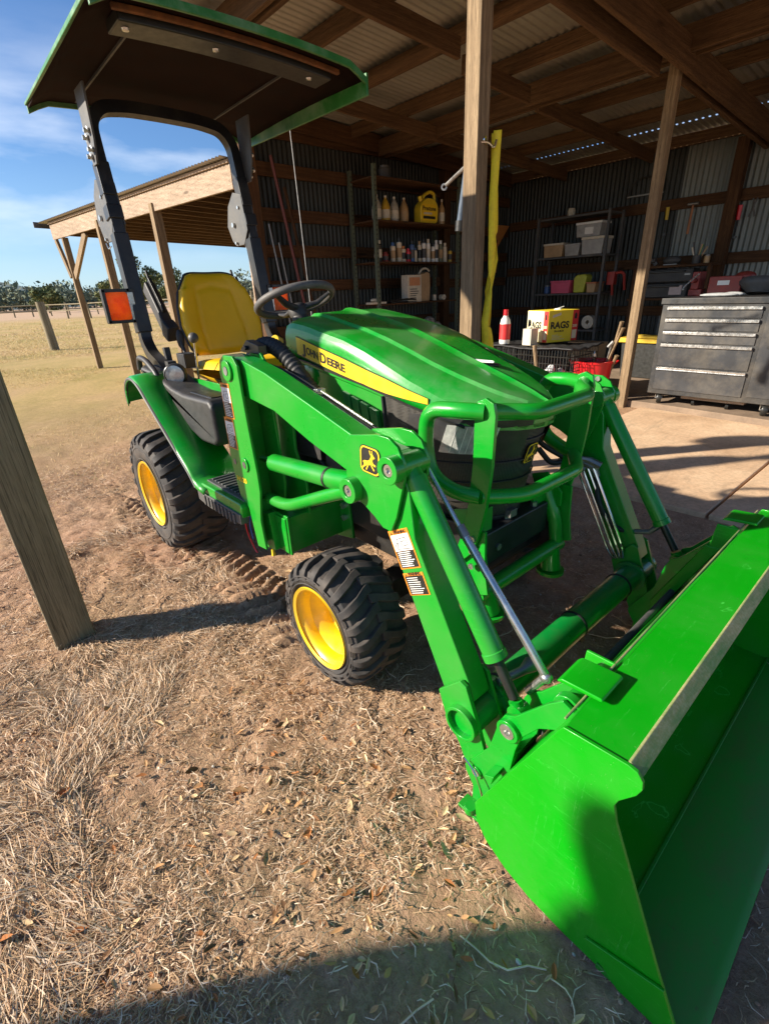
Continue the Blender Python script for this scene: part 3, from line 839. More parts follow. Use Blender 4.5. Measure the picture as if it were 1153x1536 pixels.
# headlights in the black brow
def nose_at(s, z, off):
    """point s metres right(-)/left(+) of centre on the nose"""
    h = abs(s); x = -.705
    for (x0, w0), (x1, w1) in zip(WT, WT[1:]):
        if w1 <= h <= w0: x = x0+(x1-x0)*((w0-h)/max(1e-6, w0-w1)); break
    xo = lerp([(.52,-.115),(.6,-.085),(.7,-.065),(.8,-.045),(.9,-.008),(1,-.006)], z)
    return Vector((x+xo+off, CY+s, z))
for sgn in (-1, 1):
    def hp(u, v, off): 
        s = sgn*(.055+.185*u); return nose_at(s, lerp([(0,.795),(1,.79)], u)+v*lerp([(0,.115),(1,.125)], u), off)
    b = B(); b.grid(lambda u, v: hp(u, v, .012), 14, 6); b.grid(lambda u, v: hp(u, v, -.01), 14, 6)
    hl = P('headlight', b, BLACK, smooth=60)
    b = B(); b.grid(lambda u, v: hp(.46+.40*u, .14+.70*v, .017), 8, 5); b.grid(lambda u, v: hp(.46+.40*u, .14+.70*v, .012), 8, 5)
    obj('lens', b, LENS, hl, smooth=60)
    b = B()
    for k in range(7): b.tube([hp(.48+.055*k, .17, .0185), hp(.48+.055*k, .81, .0185)], .0012, 4)
    obj('lens_rib', b, WHITEP, hl)
# green chin below the grille
b = B()
pts = nose(-.115, .52, .86)[5:]
path = [(x, CY-h, lerp([(0,.485),(.2,.56)], h)) for x, h in pts]+[(x, CY+h, lerp([(0,.485),(.2,.56)], h)) for x, h in pts[::-1]]
vs = [];
for (x, y, z) in path: vs += [(x+.012, y, z+.02), (x+.016, y, z-.045)]
b.add(vs, [(2*i, 2*i+1, 2*i+3, 2*i+2) for i in range(len(path)-1)])
ch = P('grille_chin', b, GREEN, smooth=50); md = ch.modifiers.new('t', 'SOLIDIFY'); md.thickness = .012
# emblem: leaping deer on a shield
DEER = [(-.42,-.06),(-.30,.02),(-.12,.03),(.02,.10),(.10,.22),(.14,.34),(.06,.44),(.02,.58),(.07,.60),(.11,.48),(.17,.42),(.20,.46),(.17,.60),(.22,.60),(.25,.45),(.30,.38),(.40,.30),(.38,.25),(.28,.24),(.24,.10),(.30,-.02),(.44,-.04),(.46,-.12),(.40,-.13),(.27,-.10),(.14,-.12),(.00,-.14),(-.12,-.16),(-.24,-.26),(-.36,-.34),(-.44,-.46),(-.50,-.44),(-.42,-.30),(-.34,-.22),(-.36,-.12)]
def emblem(fr, w, h, parent, name='emblem'):
    b = B()
    frect_ = rrect(w, h, min(w, h)*.22)
    fpoly(b, fr, frect_, 0, .0016, 1); fpoly(b, fr, rrect(w*.93, h*.94, w*.20), .0016, .0021, 0); fpoly(b, fr, rrect(w*.82, h*.85, w*.17), .0021, .0026, 1)
    fpoly(b, fr, [(x*w*.72-.02*w, y*h*.72-.05*h) for x, y in DEER], .0026, .0032, 0)
    for (p, q) in (((-.05,-.15),(-.16,-.36)), ((.10,-.15),(.24,-.30))):
        b.beam(fr.at(p[0]*w, p[1]*h, .0029), fr.at(q[0]*w, q[1]*h, .0029), w*.05, .0006, 0, up=fr.n)
    return obj(name, b, [DECY, DECK], parent, smooth=None)
fe = Fr((-.738, CY-.012, .800), (0,1,0), (-.15,0,1)); fe.n = -fe.u.cross(fe.v) if fe.u.cross(fe.v).x < 0 else fe.u.cross(fe.v)
emblem(Fr((-.748, CY, .790), (0,1,0), (.30,0,1)), .052, .068, gr)
b = B(); b.bb((-.80, CY-.035, .575), (-.776, CY+.0, .60)); obj('grille_tag', b, DSTEEL, gr, .001)

# ---- front guard ----------------------------------------------------
b = B(); r = .0215
yR, yL = .985, 2*CY-.985
b.tube(bezr([(-.735,yR,.960),(-.715,1.04,.955),(-.655,1.10,.950),(-.655,2*CY-1.10,.950),(-.715,2*CY-1.04,.955),(-.735,yL,.960)], .05), r, 14)
b.tube(bezr([(-.737,yR,.728),(-.70,1.04,.722),(-.665,1.10,.720),(-.665,2*CY-1.10,.720),(-.70,2*CY-1.04,.722),(-.737,yL,.728)], .05), r, 14)
for m_ in R2S:
    q = B(); q.tube(bezr([(-.735,yR,.960),(-.79,.955,.962),(-.892,.945,.955),(-.905,.945,.86),(-.880,.945,.765),(-.80,.955,.732),(-.737,yR,.728)], .055, 7), r, 14)
    b.addb(q.side(m_))
gd = P('brush_guard', b, GREEN, smooth=60)
for m_ in R2S:
    q = B()
    q.prism([(-.705,.985),(-.697,.955),(-.700,.82),(-.712,.70),(-.735,.60),(-.755,.545),(-.80,.495),(-.815,.53),(-.79,.60),(-.772,.70),(-.762,.82),(-.762,.955),(-.755,.985),(-.73,.996)], yR-.006, yR+.006)
    q.prism([(-.72,.62),(-.76,.62),(-.82,.50),(-.80,.44),(-.745,.40),(-.70,.42),(-.715,.50)], yR+.008, yR+.018)
    obj('guard_post', q.side(m_), GREEN, gd, .002)
    q = B(); q.bb((-.80,1.03,.50), (-.80+.012,1.12,.64)); q.prism([(-.86,.64),(-.80,.66),(-.74,.60),(-.74,.55),(-.80,.50)], 1.02, 1.03)
    obj('guard_bracket', q.side(m_), GREEN, gd, .002)
    q = B()
    for z in (.595, .555, .505): q.cyl((-.752, yR-.012, z), (-.752, yR-.006, z), .010, 6)
    obj('guard_bolt', q.side(m_), STEEL, gd)
b = B(); b.tube([(-.745, 1.00, .395), (-.745, 2*CY-1.0, .395)], .026, 14)
P('bumper_bar', b, GREEN)
for m_ in R2S:
    q = B(); q.tube(bezr([(-.80,1.03,.60),(-.755,1.025,.50),(-.745,1.02,.41)], .06), .024, 12)
    q.tube([(-.745,1.05,.40), (-.74,1.052,.345), (-.735,1.055,.315)], [.030,.033,.036], 16); q.cyl((-.735,1.055,.302), (-.735,1.055,.314), .048, 18)
    P('bumper_foot', q.side(m_), GREEN, smooth=50)
b = B(); b.bb((-.90, CY-.185, .455), (-.772, CY+.185, .565)); b.bb((-.86, CY-.20, .40), (-.80, CY+.20, .47))
wb = P('front_weight', b, BLKST, .006)
b = B(); b.cyl((-.80, CY-.02, .565), (-.80, CY-.02, .585), .016, 6); obj('weight_bolt', b, DSTEEL, wb)
b = B(); b.cyl((-.79, CY+.12, .565), (-.79, CY+.12, .58), .012, 6); obj('weight_bolt', b, DSTEEL, wb)
b = B(); b.cyl((-.772, CY-.10, .50), (-.766, CY-.10, .50), .012, 6); obj('weight_bolt', b, DSTEEL, wb)

# ---- loader ---------------------------------------------------------
UP = [(-1.615,1.075),(-1.50,1.066),(-1.36,1.038),(-1.12,.970),(-.95,.921),(-.80,.90),(-.76,.82),(-.90,.76),(-.965,.812),(-1.15,.864),(-1.33,.925),(-1.60,.960)]
LOW = [(-.93,.80),(-.88,.895),(-.79,.90),(-.745,.82),(-.728,.70),(-.548,.365),(-.53,.32),(-.622,.285),(-.829,.695)]
KNEE = [(-.965,.900),(-.945,.922),(-.84,.942),(-.80,.942),(-.768,.925),(-.748,.89),(-.748,.85),(-.762,.80),(-.778,.745),(-.80,.70),(-.83,.70),(-.862,.722),(-.90,.742),(-.952,.760),(-.968,.785),(-.968,.82)]
LEND = [(-.633,.302),(-.604,.222),(-.560,.168),(-.535,.115),(-.505,.098),(-.475,.12),(-.470,.17),(-.497,.25),(-.545,.368),(-.565,.375)]
CARR = [(-.443,.344),(-.464,.242),(-.533,.121),(-.530,.103),(-.505,.067),(-.505,.012),(-.478,.002),(-.449,.087),(-.404,.213),(-.395,.291),(-.383,.342),(-.346,.400),(-.302,.432),(-.276,.468),(-.280,.496),(-.306,.508),(-.334,.480),(-.404,.390),(-.430,.374)]
MAST = [(-1.613,1.060),(-1.580,1.078),(-1.515,1.078),(-1.490,1.050),(-1.488,.97),(-1.482,.866),(-1.476,.784),(-1.468,.689),(-1.468,.626),(-1.485,.56),(-1.50,.50),(-1.49,.385),(-1.555,.378),(-1.575,.50),(-1.580,.53),(-1.634,.566),(-1.644,.606),(-1.660,.68),(-1.658,.795),(-1.621,.976),(-1.630,1.02)]
WARN = [WHITEP, ORANGE, DECK, DECY]
def sticker(fr, w, h, parent, kind=0):
    """tall safety sticker: orange headed panels, little line drawing, rows of print"""
    b = B()
    frect(b, fr, -.03*w, -.02*h, w*1.03, h*1.02, 0, .0006, 1)
    frect(b, fr, 0, h*.90, w, h, .0006, .0010, 1)
    if kind == 0:
        frect(b, fr, w*.03, h*.46, w*.97, h*.895, .0006, .0010, 0); frect(b, fr, w*.03, h*.01, w*.97, h*.455, .0006, .0010, 2)
        rows_ = [(.42-.052*i) for i in range(8)]
    else:
        frect(b, fr, w*.03, h*.01, w*.97, h*.88, .0006, .0010, 2); rows_ = [.78-.1*i for i in range(8)]
    ftext(b, fr, 'WARNING', w*.24, h*.915 if kind == 0 else h*.905, w*.15, w*.66, .0012, 2, .0004)
    fpoly(b, fr, [(w*.07, h*.915), (w*.19, h*.915), (w*.13, h*.975)], .0011, .0014, 2)
    for i, t in enumerate(rows_):
        frect(b, fr, w*.1, h*t-h*.012, w*random.uniform(.6, .93), h*t+h*.010*(1 if kind == 0 else 2), .0010, .0014, 0)
    if kind == 0:
        def ln(p, q): b.beam(fr.at(p[0]*w, p[1]*h, .0013), fr.at(q[0]*w, q[1]*h, .0013), w*.022, .0004, 2, up=fr.n)
        for p, q in (((.2,.52),(.3,.66)),((.3,.66),(.3,.78)),((.3,.78),(.75,.80)),((.75,.80),(.80,.60)),((.80,.60),(.5,.58)),((.5,.58),(.45,.70)),((.45,.70),(.68,.72)),((.2,.52),(.85,.50)),((.15,.62),(.3,.70)),((.15,.62),(.12,.54))): ln(p, q)
    return obj('warning_decal', b, WARN, parent, smooth=None)
for rt in R2S:
    S = lambda q: q.side(rt)
    # mast: two plates, back web, bracket
    b = B(); b.prism(MAST, .700, .710); b.prism(MAST, .800, .810); b.bb((-1.585,.710,.40), (-1.575,.800,.96)); b.bb((-1.56,.710,.385), (-1.548,.80,.56))
    b.ring((-1.560,.692,1.030), (-1.560,.700,1.030), .034, .014); b.ring((-1.545,.694,.708), (-1.545,.700,.708), .026, .012)
    b.prism([(-1.60,.50),(-1.50,.52),(-1.485,.37),(-1.56,.36),(-1.60,.40)], .735, .765)
    ms = P('loader_mast', S(b), GREEN, .0025)
    b = B(); b.cyl((-1.560,.690,1.030), (-1.560,.7005,1.030), .0145, 20); b.cyl((-1.545,.693,.708), (-1.545,.7005,.708), .0125, 16); b.cyl((-1.628,.6985,.702), (-1.628,.7005,.702), .011, 14)
    obj('mast_pin', S(b), DSTEEL, ms)
    b = B()
    for p in ((-1.585,.44),(-1.582,.405),(-1.575,.372)): b.cyl((p[0],.722,p[1]), (p[0],.736,p[1]), .011, 6)
    obj('mast_bolt', S(b), STEEL, ms)
    b = B(); b.prism([(-1.59,.62),(-1.55,.86),(-1.50,.90),(-1.46,.90),(-1.47,.74),(-1.42,.62),(-1.42,.50),(-1.58,.50)], .86, .872)
    b.bb((-1.66,.90,.52), (-1.63,.93,1.0)); P('mast_gusset', S(b), GREEN, .003)
    b = B(); b.bb((-1.52,.76,.365), (-1.43,1.03,.51)); b.bb((-1.53,.765,.36), (-1.42,.775,.52))
    b.prism([(-1.47,.56),(-1.38,.58),(-1.36,.36),(-1.47,.34)], 1.01, 1.022); P('loader_rail', S(b), GREEN, .004)
    b = B()
    for k, z in enumerate((.545,.495,.445)): b.cyl((-1.40,.995,z), (-1.40,1.011,z), .013, 6)
    P('rail_bolt', S(b), STEEL)
    if rt:
        fr = Fr((-1.648,.6995,.755), (.055,0,.004), (.035,0,1)); fr.n = Vector((0,-1,0))
        fr.v = Vector((.16,0,1)).normalized()
        sticker(Fr((-1.636,.6992,.868), (1,0,.02), (.05,0,1)), .066, .115, ms, 0); sticker(Fr((-1.650,.6992,.755), (1,0,.02), (.10,0,1)), .066, .108, ms, 0)
        b = B(); ftext(b, Fr((-1.632,.6990,.630), (1,0,.03), (0,0,1)), 'H120', 0, 0, .026, .075, 0, 0, .0006); obj('model_lettering', b, DECY, ms, smooth=None)
    # boom
    b = B(); b.prism(UP, .722, .788); b.prism(LOW, .724, .786)
    bm_ = P('loader_arm', S(b), GREEN, .004)
    b = B(); b.prism(KNEE, .712, .7215); b.prism(KNEE, .7885, .797); b.ring((-.776,.684,.873), (-.776,.7125,.873), .034, .017, 28); b.cyl((-.776,.700,.873), (-.776,.80,.873), .030, 20)
    b.ring((-.934,.684,.780), (-.934,.7125,.780), .034, .017, 28)
    obj('knee_plate', S(b), GREEN, bm_, .0022)
    b = B(); b.lathe([(.017,0),(.015,-.004),(.007,-.004),(.007,.002),(0,.002)], (-.776,.692,.873), (0,1,0), 20); b.lathe([(.017,0),(.015,-.004),(.007,-.004),(.007,.002),(0,.002)], (-.934,.692,.780), (0,1,0), 20)
    b.cyl((-.812,.722,.93), (-.812,.728,.93), .009, 12)
    obj('pivot_pin', S(b), STEEL, bm_)
    if rt:
        emblem(Fr((-.866,.7118,.872), (1,0,-.06), (0,0,1)), .076, .072, bm_)
        # safety stickers on the lower boom
        fl = Fr((-.8065,.7232,.600), (.93,0,.36), (-.42,0,.9)); 
        sticker(Fr((-.776,.7232,.598), (.86,0,.44), (-.40,0,.9)), .074, .100, bm_, 0)
        sticker(Fr((-.744,.7232,.533), (.86,0,.44), (-.40,0,.9)), .074, .058, bm_, 1)
    b = B(); b.prism(LEND, .707, .7195); b.prism(LEND, .7905, .80); b.ring((-.548,.690,.256), (-.548,.7075,.256), .047, .038, 32)
    obj('boom_end_plate', S(b), GREEN, bm_, .0022)
    # lift cylinder and bent strut
    b = B(); b.tube([(-1.43,.752,.729),(-1.10,.75,.757),(-.945,.75,.777)], .030, 20); b.cyl((-1.44,.735,.728), (-1.425,.77,.729), .024)
    lc = P('lift_cylinder', S(b), GREEN, .0); b = B(); b.tube([(-1.52,.755,.722),(-1.43,.752,.729)], .013, 12); obj('cylinder_rod', S(b), CHROME, lc)
    b = B(); b.lathe([(.0315,-.005),(.0335,0),(.0315,.005)], (-1.10,.75,.757), (1,0,.1), 24); b.box((-1.10,.75,.722), (.012,.02,.016)); obj('strap', S(b), HOSE, lc)
    b = B(); b.tube(bezr([(-1.50,.75,.578),(-1.36,.742,.590),(-1.06,.742,.722),(-.94,.742,.772)], .12, 8), .021, 16); P('boom_strut', S(b), GREEN)
    # bucket cylinder
    b = B(); b.tube([(-.776,.752,.872),(-.745,.752,.835)], .024, 16); b.tube([(-.752,.752,.845),(-.50,.752,.470)], .0265, 22); b.lathe([(.0265,0),(.029,.002),(.029,.02),(.02,.022)], (-.507,.752,.480), (.252,0,-.375), 22)
    bc = P('bucket_cylinder', S(b), GREEN); b = B(); b.tube([(-.50,.752,.470),(-.440,.752,.381)], .0125, 16); obj('cylinder_rod', S(b), DECK, bc)
    b = B(); b.cyl((-.424,.735,.352), (-.424,.770,.352), .022, 18); b.tube([(-.437,.752,.376),(-.426,.752,.356)], .017, 12); obj('rod_eye', S(b), GREEN, bc)
    # tilt links and bucket carrier
    b = B(); b.prism(CARR, .700, .7105); b.prism(CARR, .800, .8105)
    b.ring((-.414,.689,.343), (-.414,.7005,.343), .028, .019, 26); b.ring((-.495,.694,.128), (-.495,.7005,.128), .018, .011, 20); b.bb((-.31,.7105,.45), (-.285,.80,.462))
    b.prism([(-.46,.22),(-.40,.26),(-.40,.225),(-.43,.17)], .7105, .80)
    ca = P('bucket_carrier', S(b), GREEN, .002)
    b = B(); b.lathe([(.020,0),(.018,-.006),(.009,-.006),(.008,.004),(0,.004)], (-.414,.694,.343), (0,1,0), 22); b.lathe([(.012,0),(.011,-.004),(.005,-.004),(.005,.002),(0,.002)], (-.495,.697,.128), (0,1,0), 16)
    obj('carrier_pin', S(b), STEEL, ca)
    b = B(); b.cyl((-.485,.668,.0185), (-.485,.668,.040), .016, 14); b.bb((-.52,.66,.012), (-.452,.70,.020)); obj('latch', S(b), GREEN, ca, .0015)
    b = B(); b.cyl((-.302,.712,.478), (-.302,.80,.478), .019, 18); b.ring((-.302,.715,.478), (-.302,.735,.478), .030, .018, 22); obj('link_bushing', S(b), GREEN, ca, .0015)
    b = B(); b.prism([(-.445,.20),(-.42,.215),(-.425,.185)], .66, .70); obj('stop_lug', S(b), GREEN, ca, .0015)
    b = B(); b.tube(bezr([(-.53,.694,.15),(-.49,.685,.145),(-.452,.675,.09),(-.455,.668,.02),(-.50,.665,.02)], .03), .0025, 6); obj('latch_spring', S(b), CHROME, ca)
# stickers sit proud of the boom: lift silver indicator rod, torque tube
b = B(); b.tube([(-.548,.700,.256), (-.548,2*CY-.70,.256)], .0445, 36, caps=False); b.tube([(-.548,.700,.256), (-.548,2*CY-.70,.256)], .038, 36, caps=False); b.ring((-.548,.812,.256), (-.548,.822,.256), .056, .04, 32); b.ring((-.548,2*CY-.812,.256), (-.548,2*CY-.822,.256), .056, .04, 32)
tt = P('torque_tube', b, GREEND, smooth=60)
b = B(); b.cyl((-.548,.80,.256), (-.548,2*CY-.80,.256), .0375, 24); obj('tube_shade', b, DECK, tt)  # dark filler standing for the shade inside the open torque tube
b = B()
for y in (.86, 1.25, 1.56):
    b.lathe([(.0455,-.006),(.0475,-.003),(.0475,.003),(.0455,.006)], (-.548,y,.256), (0,1,0), 32); b.box((-.520,y,.218), (.016,.02,.014))
obj('strap', b, HOSE, tt)
b = B(); b.tube([(-.40,.81,.262),(-.40,2*CY-.81,.262)], .0115, 14)
P('cross_rod', b, CHAR)
b = B(); b.tube([(-.80,.812,.885),(-.655,.812,.715)], .006, 10); b.tube([(-.655,.812,.715),(-.462,.812,.503),(-.40,.812,.432)], .0105, 12)
b.tube([(-.400,.812,.432),(-.435,.80,.372)], .010, 10); b.ell((-.400,.812,.430), (.016,.014,.014), 12, 8)
P('level_indicator_rod', b, STEEL)
b = B(); b.tube([(-.665,.812,.727),(-.645,.812,.704)], .0125, 12); P('rod_guide', b, DSTEEL)
b = B(); b.tube([(-.53,.82,.32), (-.505,.89,.33), (-.50,.92,.335), (-.49,.95,.34)], [.012,.012,.022,.010], 12); P('grease_fitting', b, DSTEEL, smooth=60)
# hydraulic lines down the left arm, hose and fittings
b = B()
for k in range(4):
    o_ = .019*k; yy = 2*CY-.815
    b.tube(bezr([(-.802+o_*.9, yy, .622+o_*.55), (-.640+o_*.85, yy, .330+o_*.55), (-.618+o_*.6, yy+.005, .300+o_*.3)], .03), .0052, 8)
P('hydraulic_line', b, CHROME)
for (x, z) in ((-.82,.64),(-.79,.655),(-.765,.665)):
    b = B(); b.tube([(x-.03,2*CY-.87,z+.01),(x,2*CY-.835,z),(x+.012,2*CY-.825,z-.005),(x+.05,2*CY-.815,z-.02)], [.010,.010,.014,.014], 8); P('hose_fitting', b, DSTEEL)
for q_, r_ in (([(-.745,2*CY-.815,.66),(-.730,2*CY-.80,.60)], .012), ([(-.60,2*CY-.77,.405),(-.53,2*CY-.76,.425),(-.512,2*CY-.753,.45),(-.503,2*CY-.752,.470)], [.010,.010,.014,.012]), ([(-.80,2*CY-.80,.86),(-.775,2*CY-.775,.868),(-.75,2*CY-.76,.83)], .009)):
    b = B(); b.tube(q_, r_, 10); P('hose_fitting', b, DSTEEL)
b = B(); b.tube(bezr([(-.733,2*CY-.80,.61),(-.70,2*CY-.82,.50),(-.64,2*CY-.80,.42),(-.60,2*CY-.77,.405)], .07, 8), .010, 10)
b.tube(bezr([(-.90,2*CY-.93,.70),(-.86,2*CY-.90,.64),(-.83,2*CY-.85,.65)], .04, 6), .010, 10); b.tube(bezr([(-.95,2*CY-.95,.80),(-.90,2*CY-.93,.72),(-.84,2*CY-.86,.665)], .05, 6), .010, 10)
P('hydraulic_hose', b, HOSE)

# ---- bucket ---------------------------------------------------------
YB0, YB1 = .610, 2*CY-.610
BUC = P('bucket', (lambda b: b)(B().bb((0,0,0),(0,0,0))), GREEN2)   # replaced just below
me_old = BUC.data
SIDE = [(-.266,.535),(-.258,.549),(-.150,.556),(-.134,.553),(-.124,.540),(-.122,.524),(-.128,.505),(-.150,.470),(-.155,.452),(-.145,.415),(-.030,.145),(.018,.040),(.026,.006),(.020,.0),(-.19,.003),(-.275,.012),(-.340,.035),(-.395,.070),(-.425,.115),(-.432,.165)]
b = B()
b.prism(SIDE, YB0, YB0+.007); b.prism(SIDE, YB1-.007, YB1)
# shell: top shelf, back sheet, rounded heel, floor
SH = [(-.148,.515),(-.143,.548),(-.150,.552),(-.258,.545),(-.266,.530),(-.428,.165),(-.420,.115),(-.392,.075),(-.338,.040),(-.275,.018),(-.19,.010),(-.05,.008)]
t = .006; inner = []
for i, p in enumerate(SH):
    a_ = Vector(SH[max(0, i-1)]); c_ = Vector(SH[min(len(SH)-1, i+1)]); d = (c_-a_).normalized(); nrm = Vector((-d.y, d.x))
    inner.append((p[0]+nrm.x*-t*-1, p[1]+nrm.y*t))
vs = []
for y in (YB0+.007, YB1-.007):
    vs += [(x, y, z) for x, z in SH]+[(x, y, z) for x, z in inner]
m_ = len(SH); L0 = 2*m_; fs = []
for i in range(m_-1):
    fs += [(i, i+1, L0+i+1, L0+i), (m_+i, L0+m_+i, L0+m_+i+1, m_+i+1)]
fs += [(0, L0, L0+m_, m_), (m_-1, 2*m_-1, L0+2*m_-1, L0+m_-1)]
b.add(vs, fs)
BUC.data = mesh_of(b, 'bucket', [GREEN2], 30); bpy.data.meshes.remove(me_old)
md = BUC.modifiers.new('bevel', 'BEVEL'); md.width = .002; md.segments = 2; md.limit_method = 'ANGLE'; md.angle_limit = math.radians(40)
def mk_worn():
    m, nt, bs = newmat('worn_edge'); v = wpos(nt)
    n_ = noise_n(nt, 14, 8, .7, scaled(nt, v, (1, .25, 1))); f = ramp(nt, n_.outputs[0], [(.38, 0), (.62, 1)])
    n2 = noise_n(nt, 160, 4, .6, v)
    c1 = mixc(nt, ramp(nt, n2.outputs[0], [(.4,0),(.7,1)]).outputs[0], (.34,.30,.12), (.47,.43,.24))
    c_ = mixc(nt, f.outputs[0], c1, (.05,.20,.03)); nt.links.new(c_, bs.inputs['Base Color']); bs.inputs['Roughness'].default_value = .6
    bump(nt, n2.outputs[0], .3, .001, bs); return m
WORN = mk_worn()
def mk_scuffed():
    m, nt, bs = newmat('scuffed_floor_green'); v = wpos(nt)
    n_ = noise_n(nt, 5, 8, .7, scaled(nt, v, (1, .5, 1))); f = ramp(nt, n_.outputs[0], [(.45, 0), (.70, .65)])
    n2 = noise_n(nt, 60, 6, .7, v); c_ = mixc(nt, f.outputs[0], (.004,.23,.012), (.10,.085,.03))
    c_ = mixc(nt, ramp(nt, n2.outputs[0], [(.6,0),(.75,.7)]).outputs[0], c_, (.07,.03,.015))
    nt.links.new(c_, bs.inputs['Base Color']); bs.inputs['Roughness'].default_value = .5; bump(nt, n2.outputs[0], .25, .002, bs); return m
SCUF = mk_scuffed()
b = B(); b.prism([(-.1535,.5535),(-.149,.5565),(-.127,.541),(-.131,.536)], YB0+.008, YB1-.008); obj('front_lip', b, WORN, BUC, .0015)
b = B(); b.prism([(-.12,.0165),(.045,.0165),(.062,.006),(.062,.001),(-.12,.001)], YB0-.004, YB1+.004); obj('cutting_edge', b, SCUF, BUC, .0015)
b = B()
b.bb((-.12,YB0+.0075,.0165), (-.112,YB1-.0075,.020)); 
obj('floor_weld', b, SCUF, BUC, .003)
for rt in R2S:
    b = B(); b.prism([(-.150,.060),(-.148,.066),(-.012,.118),(.035,.010),(.030,.002),(-.075,.002)], YB0-.007, YB0-.0005)
    obj('side_wear_plate', b.side(rt), GREEN2, BUC, .002)
    b = B(); b.prism([(-.325,.548),(-.315,.560),(-.24,.565),(-.234,.562),(-.234,.556),(-.31,.550)], .700, .785); b.prism([(-.325,.55),(-.262,.55),(-.29,.46),(-.335,.42)], .82, .828)
    b.prism([(-.45,.12),(-.40,.24),(-.30,.47),(-.34,.47),(-.46,.20)], .822, .83)
    obj('bucket_hook', b.side(rt), GREEN2, BUC, .003)
b = B(); b.bb((-.2685,YB0+.02,.5455), (-.2635,YB1-.02,.550)); obj('rear_weld_strip', b, WORN, BUC, .002)

# ---- platform, fenders, consoles ------------------------------------
for rt in R2S:
    S = lambda q: q.side(rt)
    # fender strip
    cur = [(-2.705,.79),(-2.70,.84),(-2.685,.88),(-2.63,.92),(-2.55,.935),(-2.47,.905),(-2.38,.835),(-2.20,.702),(-2.03,.585),(-1.985,.535),(-1.90,.528)]
    cur = [tuple(p)[:2] for p in bezr([(x, z, 0) for x, z in cur], .06, 4)]
    b = B(); vs = []
    for (x, z) in cur:
        for (y, dz) in ((.655,-.022),(.658,-.008),(.668,.0),(.72,.004),(.86,.004)): vs.append((x, y, z+dz))
    b.add(vs, [(i*5+j, (i+1)*5+j, (i+1)*5+j+1, i*5+j+1) for i in range(len(cur)-1) for j in range(4)])
    fd = P('fender', S(b), GREEN, smooth=50); md = fd.modifiers.new('t', 'SOLIDIFY'); md.thickness = .006
    b = B(); b.prism([(-2.70,.60),(-2.70,.86),(-2.45,.90),(-1.80,.90),(-1.72,.70),(-1.72,.54),(-1.98,.53),(-2.2,.69),(-2.4,.82),(-2.6,.82)], .905, .915); obj('inner_wall', S(b), GREEN, fd, .003)
    b = B(); b.tube(bezr([(-2.712,.662,.78),(-2.705,.662,.82),(-2.69,.662,.865),(-2.63,.662,.908),(-2.55,.662,.918),(-2.47,.662,.890),(-2.38,.662,.82),(-2.20,.662,.688),(-2.035,.662,.568),(-1.985,.662,.515)], .06), .009, 8); obj('fender_trim', S(b), CHAR, fd)
    # console
    b = B()
    def cons(z0, z1, o_): return None
    b.prism([(-2.78,.91),(-2.74,.950),(-2.60,.938),(-2.36,.880),(-2.22,.866),(-1.95,.872),(-1.925,.845),(-1.925,.70),(-1.96,.675),(-2.10,.672),(-2.20,.70),(-2.40,.815),(-2.50,.87),(-2.58,.90)], .765, .92)
    cn_ = P('console', S(b), BLACK, .03, seg=4, smooth=60)
    b = B(); b.bb((-2.20,.795,.868), (-1.98,.885,.876)); obj('cup_tray', S(b), DECK, cn_, .004)
    b = B(); b.tube(bezr([(-2.78,.775,.93),(-2.76,.775,.99),(-2.64,.77,.985),(-2.52,.77,.93),(-2.50,.77,.88)], .05, 6), .014, 12); obj('grab_handle', S(b), BLACK, cn_)
    # round work light
    hd = Vector((.80,-.58,-.04)).normalized(); hc = Vector((-2.44,.83,.925))
    b = B(); b.lathe([(0,-.07),(.03,-.065),(.048,-.03),(.052,0),(.052,.012),(.045,.014)], hc, hd, 26); b.bb((-2.49,.81,.965), (-2.45,.85,.985)); b.bb((-2.50,.81,.85), (-2.46,.85,.89))
    wl = P('work_light', S(b), BLACK); b = B(); b.lathe([(.046,.010),(.044,.014),(.03,.017),(0,.018)], hc, hd, 24); obj('lens', S(b), LENS, wl)
    b = B(); b.lathe([(.046,.009),(.050,.014),(.046,.018)], hc, hd, 26); obj('light_rim', S(b), BLKST, wl)
    # platform
    b = B(); b.prism([(-1.965,.470),(-1.965,.530),(-1.955,.540),(-1.60,.545),(-1.59,.53),(-1.60,.485)], .675, 1.09)
    pf = P('foot_platform', S(b), GREEN, .006, seg=3)
    b = B(); b.bb((-1.95,.70,.541), (-1.61,1.05,.549))
    for k in range(11): b.bb((-1.935+.030*k,.715,.549), (-1.92+.030*k,1.03,.555))
    obj('floor_mat', S(b), CHAR, pf, .002)
    b = B(); b.prism([(-2.0,.455),(-2.0,.505),(-1.965,.500),(-1.60,.503),(-1.60,.462),(-1.90,.445)], .668, .70)
    for k in range(9): b.bb((-1.93+.034*k,.662,.452), (-1.915+.034*k,.668,.495))
    obj('step_skirt', S(b), CHAR, pf, .003)
    # roll bar leg hardware
    b = B()
    b.prism([(-3.10,1.56),(-3.14,1.64),(-3.10,1.74),(-3.02,1.80),(-2.93,1.78),(-2.90,1.60),(-2.96,1.53),(-3.06,1.53)], .842, .850)
    b.prism([(-3.10,1.56),(-3.14,1.64),(-3.10,1.74),(-3.02,1.80),(-2.93,1.78),(-2.90,1.60),(-2.96,1.53),(-3.06,1.53)], .898, .906)
    hg = P('hinge_plate', S(b), CHAR, .003)
    b = B(); b.cyl((-3.05,.83,1.64), (-3.05,.92,1.64), .013, 12); b.cyl((-2.97,.835,1.72), (-2.97,.915,1.72), .009, 8); b.cyl((-3.04,.83,1.545), (-3.04,.92,1.545), .008, 8); b.tube(bezr([(-3.07,.84,1.53),(-3.05,.84,1.50),(-3.0,.84,1.51)], .02), .003, 6)
